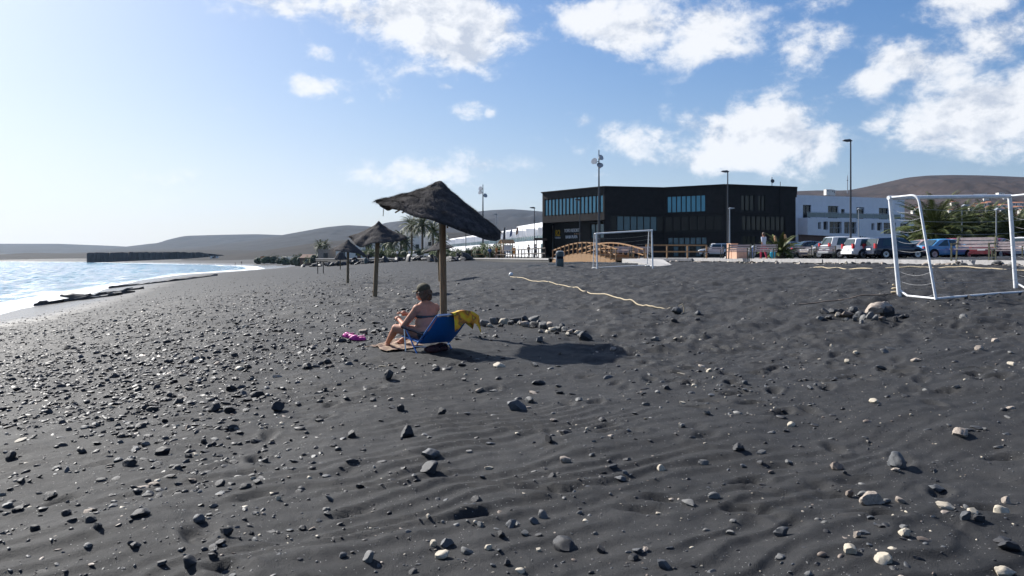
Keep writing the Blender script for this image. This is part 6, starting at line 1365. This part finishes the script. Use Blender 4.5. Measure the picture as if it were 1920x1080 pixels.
# riprap below the far promenade
rp_ = 0
for k in range(84):
    s = .12+.88*random.random(); i = s*4.2+.15; a = Vector(PROM2[2+int(i) if 2+int(i) < len(PROM2)-1 else len(PROM2)-2]); b = Vector(PROM2[min(3+int(i), len(PROM2)-1)]); p = a.lerp(b, i-int(i)); d = (b-a).normalized(); q = random.uniform(.7, 5.5)
    x, y = p.x+d.y*-q*1.0-.2, p.y+d.x*q*1.0-q*.9; z = h1(x, y); r_ = random.uniform(.5, 1.25)
    stone('riprap_boulder', f"{'large' if r_ > 1 else 'mid sized' if r_ > .75 else 'small'} dark rock {'high' if q < 2.3 else 'halfway' if q < 3.9 else 'low'} on the rock bank, {next(b_ for a_, b_ in ((640, 'left of the third parasol'), (675, 'by the third parasol'), (700, 'by the grey bin'), (730, 'by the second parasol pole'), (765, 'under the short palms'), (800, 'under the tall palms'), (826, 'left of the nearest pole'), (860, 'right of the nearest pole'), (9999, 'under the kiosk shrubs')) if x/y*F+960 < a_)}", 'boulder', x, y, z+r_*.22, (r_*1.15, r_*.9, r_*.85), 'riprap', 'rock bank under the far promenade', tilt=.45)
# rubble line under the kerb
rub = []
for p, d in along(PROM, .26):
    n = Vector((-d.y, d.x, 0)); q = random.uniform(.05, .9); x, y = p.x+n.x*q, p.y+n.y*q; rub.append((x, y, random.uniform(.07, .2)))
# rock ledges at the water
for k, (pts_, lb) in enumerate(((((60, 567), (95, 564), (125, 561), (150, 560), (200, 557), (240, 552)), 'long low dark rock ledge at the waterline, nearest of the ledges'), (((125, 556), (150, 555), (190, 551), (235, 546), (262, 545)), 'dark rock ledge with a square block in the shallows'), (((205, 537), (240, 535), (290, 533), (345, 530), (400, 524)), 'far dark rock ledge edging the beach by the surf'))):
    L1 = []; L2 = []; L3 = []; L4 = []
    for (a, b) in zip(pts_[:-1], pts_[1:]):
        for s in np.linspace(0, 1, 7):
            px_, py_ = a[0]+(b[0]-a[0])*s, a[1]+(b[1]-a[1])*s; dep = (EYE-.35)*F/(py_-480); X = (px_-960)/F*dep; j = random.gauss(0, .10); hh = .22+random.gauss(0, .08)
            hh += max(0, float(G(X, dep))); L1.append(Vector((X, dep, -.3))); L2.append(Vector((X+j, dep+.2, hh))); L3.append(Vector((X+j, dep+1.8+random.gauss(0, .3), hh+random.gauss(0, .06)))); L4.append(Vector((X, dep+2.4, -.3)))
    o = obj('rock_ledge', MB().grid([L1, L2, L3, L4]), M['riprap']); tag(o, lb, 'rock', 'rock ledges at the waterline')
x_ = pt(137, (EYE-.3)*F/76, 0); stone('rock_block', 'square dark block standing on the ledge in the shallows', 'rock', x_.x, x_.y, .35, (1.5, .8, .55), 'riprap', k=2, rz=.1, tilt=.05)

# scattered beach stones: the 300 that show largest are objects, the rest one mass
cand = []
def sample(n, ymin, ymax, fx, size, sig, colp, power=1.0):
    for _ in range(n):
        y = ymin*(ymax/ymin)**(random.random()**power); u = random.uniform(-.74, .74)
        if random.random() > fx(u, y): continue
        s = size*math.exp(random.gauss(0, sig)); cand.append((u*y, y, min(s, .022+.0042*y, .085), random.choices('dbgctn', colp)[0]))
bank = lambda u, y: (.06+.94*float(sstep(5.5, 15, y+5*math.sin(u*11)*.3)))*float(sstep(-.18, -.52, u+.10*math.sin(y*.9)+.06*math.sin(y*2.3+u*9)-.20*math.exp(-(y-14)**2/200.)) )*1.0
bank2 = lambda u, y: float(sstep(.0, -.45, u+.12*math.sin(y*.7)))*float(sstep(8, 14, y))
sample(3600, 2.6, 18, lambda u, y: max(.04, .42+.58*math.sin(u*9+y)*math.sin(y*1.3-u*4)), .0125, .62, (4.2, 2.6, 2.6, 1.0, .7, .4), .9)
sample(1300, 2.6, 9, lambda u, y: max(.05, .35+.65*math.sin(u*13-y*1.7)*math.sin(y*2.1+u*5)), .016, .6, (4.2, 2.6, 2.6, 1.0, .7, .4), .9)
sample(8500, 8, 45, lambda u, y: .5+.3*math.sin(u*14+y*.4), .0155, .55, (6, 2, 2, .7, .8, .3))
sample(52000, 5, 60, bank, .026, .55, (16, 1.6, .7, .15, .2, .3), 1.0)
sample(1500, 4.5, 9, bank, .024, .55, (9, 2, 1.6, .25, .3, .3), 1.0)
sample(13000, 10, 75, bank2, .023, .5, (9, 2, 1.4, .2, .3, .3), .8)
sample(1500, 3.2, 9, lambda u, y: float(sstep(-.1, -.5, u))*.6, .015, .6, (9, 2, 1.5, .3, .3, .2))
sample(17000, 28, 170, lambda u, y: float(sstep(-.02, -.2, u))*(.4+.6*float(sstep(-.05, -.3, u))), .055, .45, (9, 2, 1.2, .1, .2, .3))
sample(9000, 2.9, 15, lambda u, y: max(.12, .5+.5*math.sin(u*15+y*2.3)*math.sin(y*1.7-u*6)), .0068, .42, (5, 2.5, 3, 1.3, 1.0, .5), .95)
sample(4200, 6.5, 18, lambda u, y: float(sstep(-.05, .2, u))*max(.1, .5+.5*math.sin(u*17+y*2)), .0125, .5, (4, 2.5, 3, 1.6, 1.0, .5))
sample(9000, 8, 30, lambda u, y: float(sstep(-.22, -.5, u+.06*math.sin(y*1.3))), .024, .5, (16, 1.6, .7, .1, .1, .3))
for (x, y, s) in rub: cand.append((x, y, s, random.choice('gtttcnd')))
CA = np.array([(x, y, s) for x, y, s, _ in cand]); cz = H(CA[:, 0], CA[:, 1])
keep = (CA[:, 2]/CA[:, 1] > .0007) & ~((np.abs(CA[:, 0]+1.15) < .95) & (np.abs(CA[:, 1]-11.75) < .75)) & (cz > .35)
for (tx, ty, tr_) in TAKEN: keep &= np.hypot(CA[:, 0]-tx, CA[:, 1]-ty) > tr_*1.25
idx = np.nonzero(keep)[0]; rub_ = np.arange(len(CA))[idx] < 0; vis = (np.abs(CA[idx, 0]/CA[idx, 1]) < .64) & (CA[idx, 1] > 3.75)
order = idx[np.argsort(-(CA[idx, 2]/CA[idx, 1])*vis)]
ind = order[:300-n_ind+60]; rest = order[len(ind):]
for i in ind:
    x, y, s = CA[i]; c_ = cand[i][3]; px_ = 960+F*x/y; py_ = 480+(EYE-cz[i])*F/y; w_ = 2*s/y*F
    lb = f"{'medium' if w_ > 22 else 'small'} {CN[c_]} stone {zone(px_, py_)}" if px_ > 500 or py_ > 760 else f"{'big' if w_ > 26 else 'medium' if w_ > 20 else 'small'} {CN[c_]} stone {'high' if py_ < 640 else 'midway' if py_ < 690 else 'low'} on the pebble bank, {next(t for q, t in COLS if px_ < q)}"
    fl_ = random.uniform(.75, 1.15); stone('beach_stone', lb, 'stone', x, y, cz[i]+s*random.choice((-.1, .0, .08, .15)), (s*1.1, s, s*fl_), MT[c_], 'loose stones on the black sand', tilt=.22)
def stuff_stones(name, ids, sub, nvar, seed):
    protos = []
    for k in range(nvar):
        me = rock_mesh('tmp', seed+k, sub, 9, (.40, .55, .7, .34)[k % 4]); v = np.empty(len(me.vertices)*3); me.vertices.foreach_get('co', v); f = np.array([tuple(p.vertices) for p in me.polygons]); protos.append((v.reshape(-1, 3), f)); bpy.data.meshes.remove(me)
    Vs = []; Fs = []; Cs = []; Ss = []; base = 0
    colr = {k: np.array([n.color[:] for n in [q for q in M[MT[k]].node_tree.nodes if q.type == 'VALTORGB'][0].color_ramp.elements]) for k in MT}
    for i in ids:
        x, y, s = CA[i]; v, f = protos[random.randrange(nvar)]; a, b, c = random.uniform(0, 6.28), random.gauss(0, .22), random.gauss(0, .22); sink = random.choice((-.12, .0, .06, .16))
        Rm = np.array(Matrix.Rotation(a, 3, 'Z') @ Matrix.Rotation(b, 3, 'X') @ Matrix.Rotation(c, 3, 'Y')); w = (v*s*np.array([1.1, 1, random.uniform(.7, 1.15)])) @ Rm.T + np.array([x, y, cz[i]+s*sink])
        Vs.append(w); Fs.append(f+base); Ss.append(np.full(len(f), random.random() < .5)); base += len(v); t_ = random.random(); cc = colr[cand[i][3]]; Cs.append(np.tile(cc[0]*(1-t_)+cc[1]*t_, (len(v), 1)))
    m = bpy.data.materials.new(name); m.use_nodes = True; nt = m.node_tree; p = nt.nodes['Principled BSDF']; p.inputs['Roughness'].default_value = .6; p.inputs['Specular IOR Level'].default_value = .35
    an_ = nt.nodes.new('ShaderNodeAttribute'); an_.attribute_name = 'stone_colour'; nz_ = nt.nodes.new('ShaderNodeTexNoise'); nz_.inputs['Scale'].default_value = 40; mx = nt.nodes.new('ShaderNodeMix'); mx.data_type = 'RGBA'; mx.blend_type = 'MULTIPLY'; mx.inputs['Factor'].default_value = .6
    g_ = nt.nodes.new('ShaderNodeNewGeometry'); nt.links.new(g_.outputs['Position'], nz_.inputs['Vector']); nt.links.new(an_.outputs['Color'], mx.inputs['A']); nt.links.new(nz_.outputs['Color'], mx.inputs['B']); 
    rp_ = nt.nodes.new('ShaderNodeValToRGB'); rp_.color_ramp.elements[0].color = (.5, .5, .5, 1); rp_.color_ramp.elements[1].color = (1.25, 1.25, 1.25, 1); nt.links.new(nz_.outputs['Fac'], rp_.inputs[0]); nt.links.new(rp_.outputs[0], mx.inputs['B']); nt.links.new(mx.outputs['Result'], p.inputs['Base Color'])
    o = big_mesh(name, np.concatenate(Vs), np.concatenate(Fs), m, smooth=False); o.data.polygons.foreach_set('use_smooth', np.concatenate(Ss) & (sub == 2)); at_ = o.data.attributes.new('stone_colour', 'FLOAT_COLOR', 'POINT'); at_.data.foreach_set('color', np.concatenate(Cs).astype(np.float32).ravel()); o['kind'] = 'stuff'; return o
near_ = [i for i in rest if CA[i, 2]/CA[i, 1] > .0022]; far_ = [i for i in rest if CA[i, 2]/CA[i, 1] <= .0022]
stuff_stones('pebbles', near_, 2, 12, 300)
stuff_stones('far_pebbles', far_, 1, 10, 400)
print('TRIS', sum(sum(len(p.vertices)-2 for p in m.polygons) for m in bpy.data.meshes if m.users))
print('stones', len(cand), len(ind), len(near_), len(far_))

# stones of one kind that lie together: told apart by their order from left to right
ORD = 'first second third fourth fifth sixth seventh eighth ninth tenth eleventh twelfth thirteenth fourteenth fifteenth sixteenth seventeenth eighteenth'.split()
same = {}
for o in COL.objects:
    if o.parent is None and o.get('label') and o.name.split('.')[0] in ('beach_stone', 'heap_stone', 'ring_stone', 'riprap_boulder', 'village_house'): same.setdefault(o['label'], []).append(o)
for lb, os_ in same.items():
    if 1 < len(os_) <= 18:
        os_.sort(key=lambda o: o.location.x/max(o.location.y, .1))
        for k, o in enumerate(os_): o['label'] = lb+(', leftmost' if k == 0 else ', rightmost' if k == len(os_)-1 else ', %s from left' % ORD[k])

# ------------------------------------------------------------------ haze over the bay
HZ = bpy.data.materials.new('haze'); HZ.use_nodes = True; nt = HZ.node_tree
for n in list(nt.nodes):
    if n.type == 'BSDF_PRINCIPLED': nt.nodes.remove(n)
pv = nt.nodes.new('ShaderNodeVolumePrincipled'); pv.inputs['Color'].default_value = (.48, .70, 1.0, 1); pv.inputs['Density'].default_value = .000042; pv.inputs['Anisotropy'].default_value = .25
nt.links.new(pv.outputs[0], [n for n in nt.nodes if n.type == 'OUTPUT_MATERIAL'][0].inputs['Volume'])
hb = obj('haze', MB().box((0, 0, 170), (9600, 9600, 364)), HZ); tag(hb, kind='stuff')
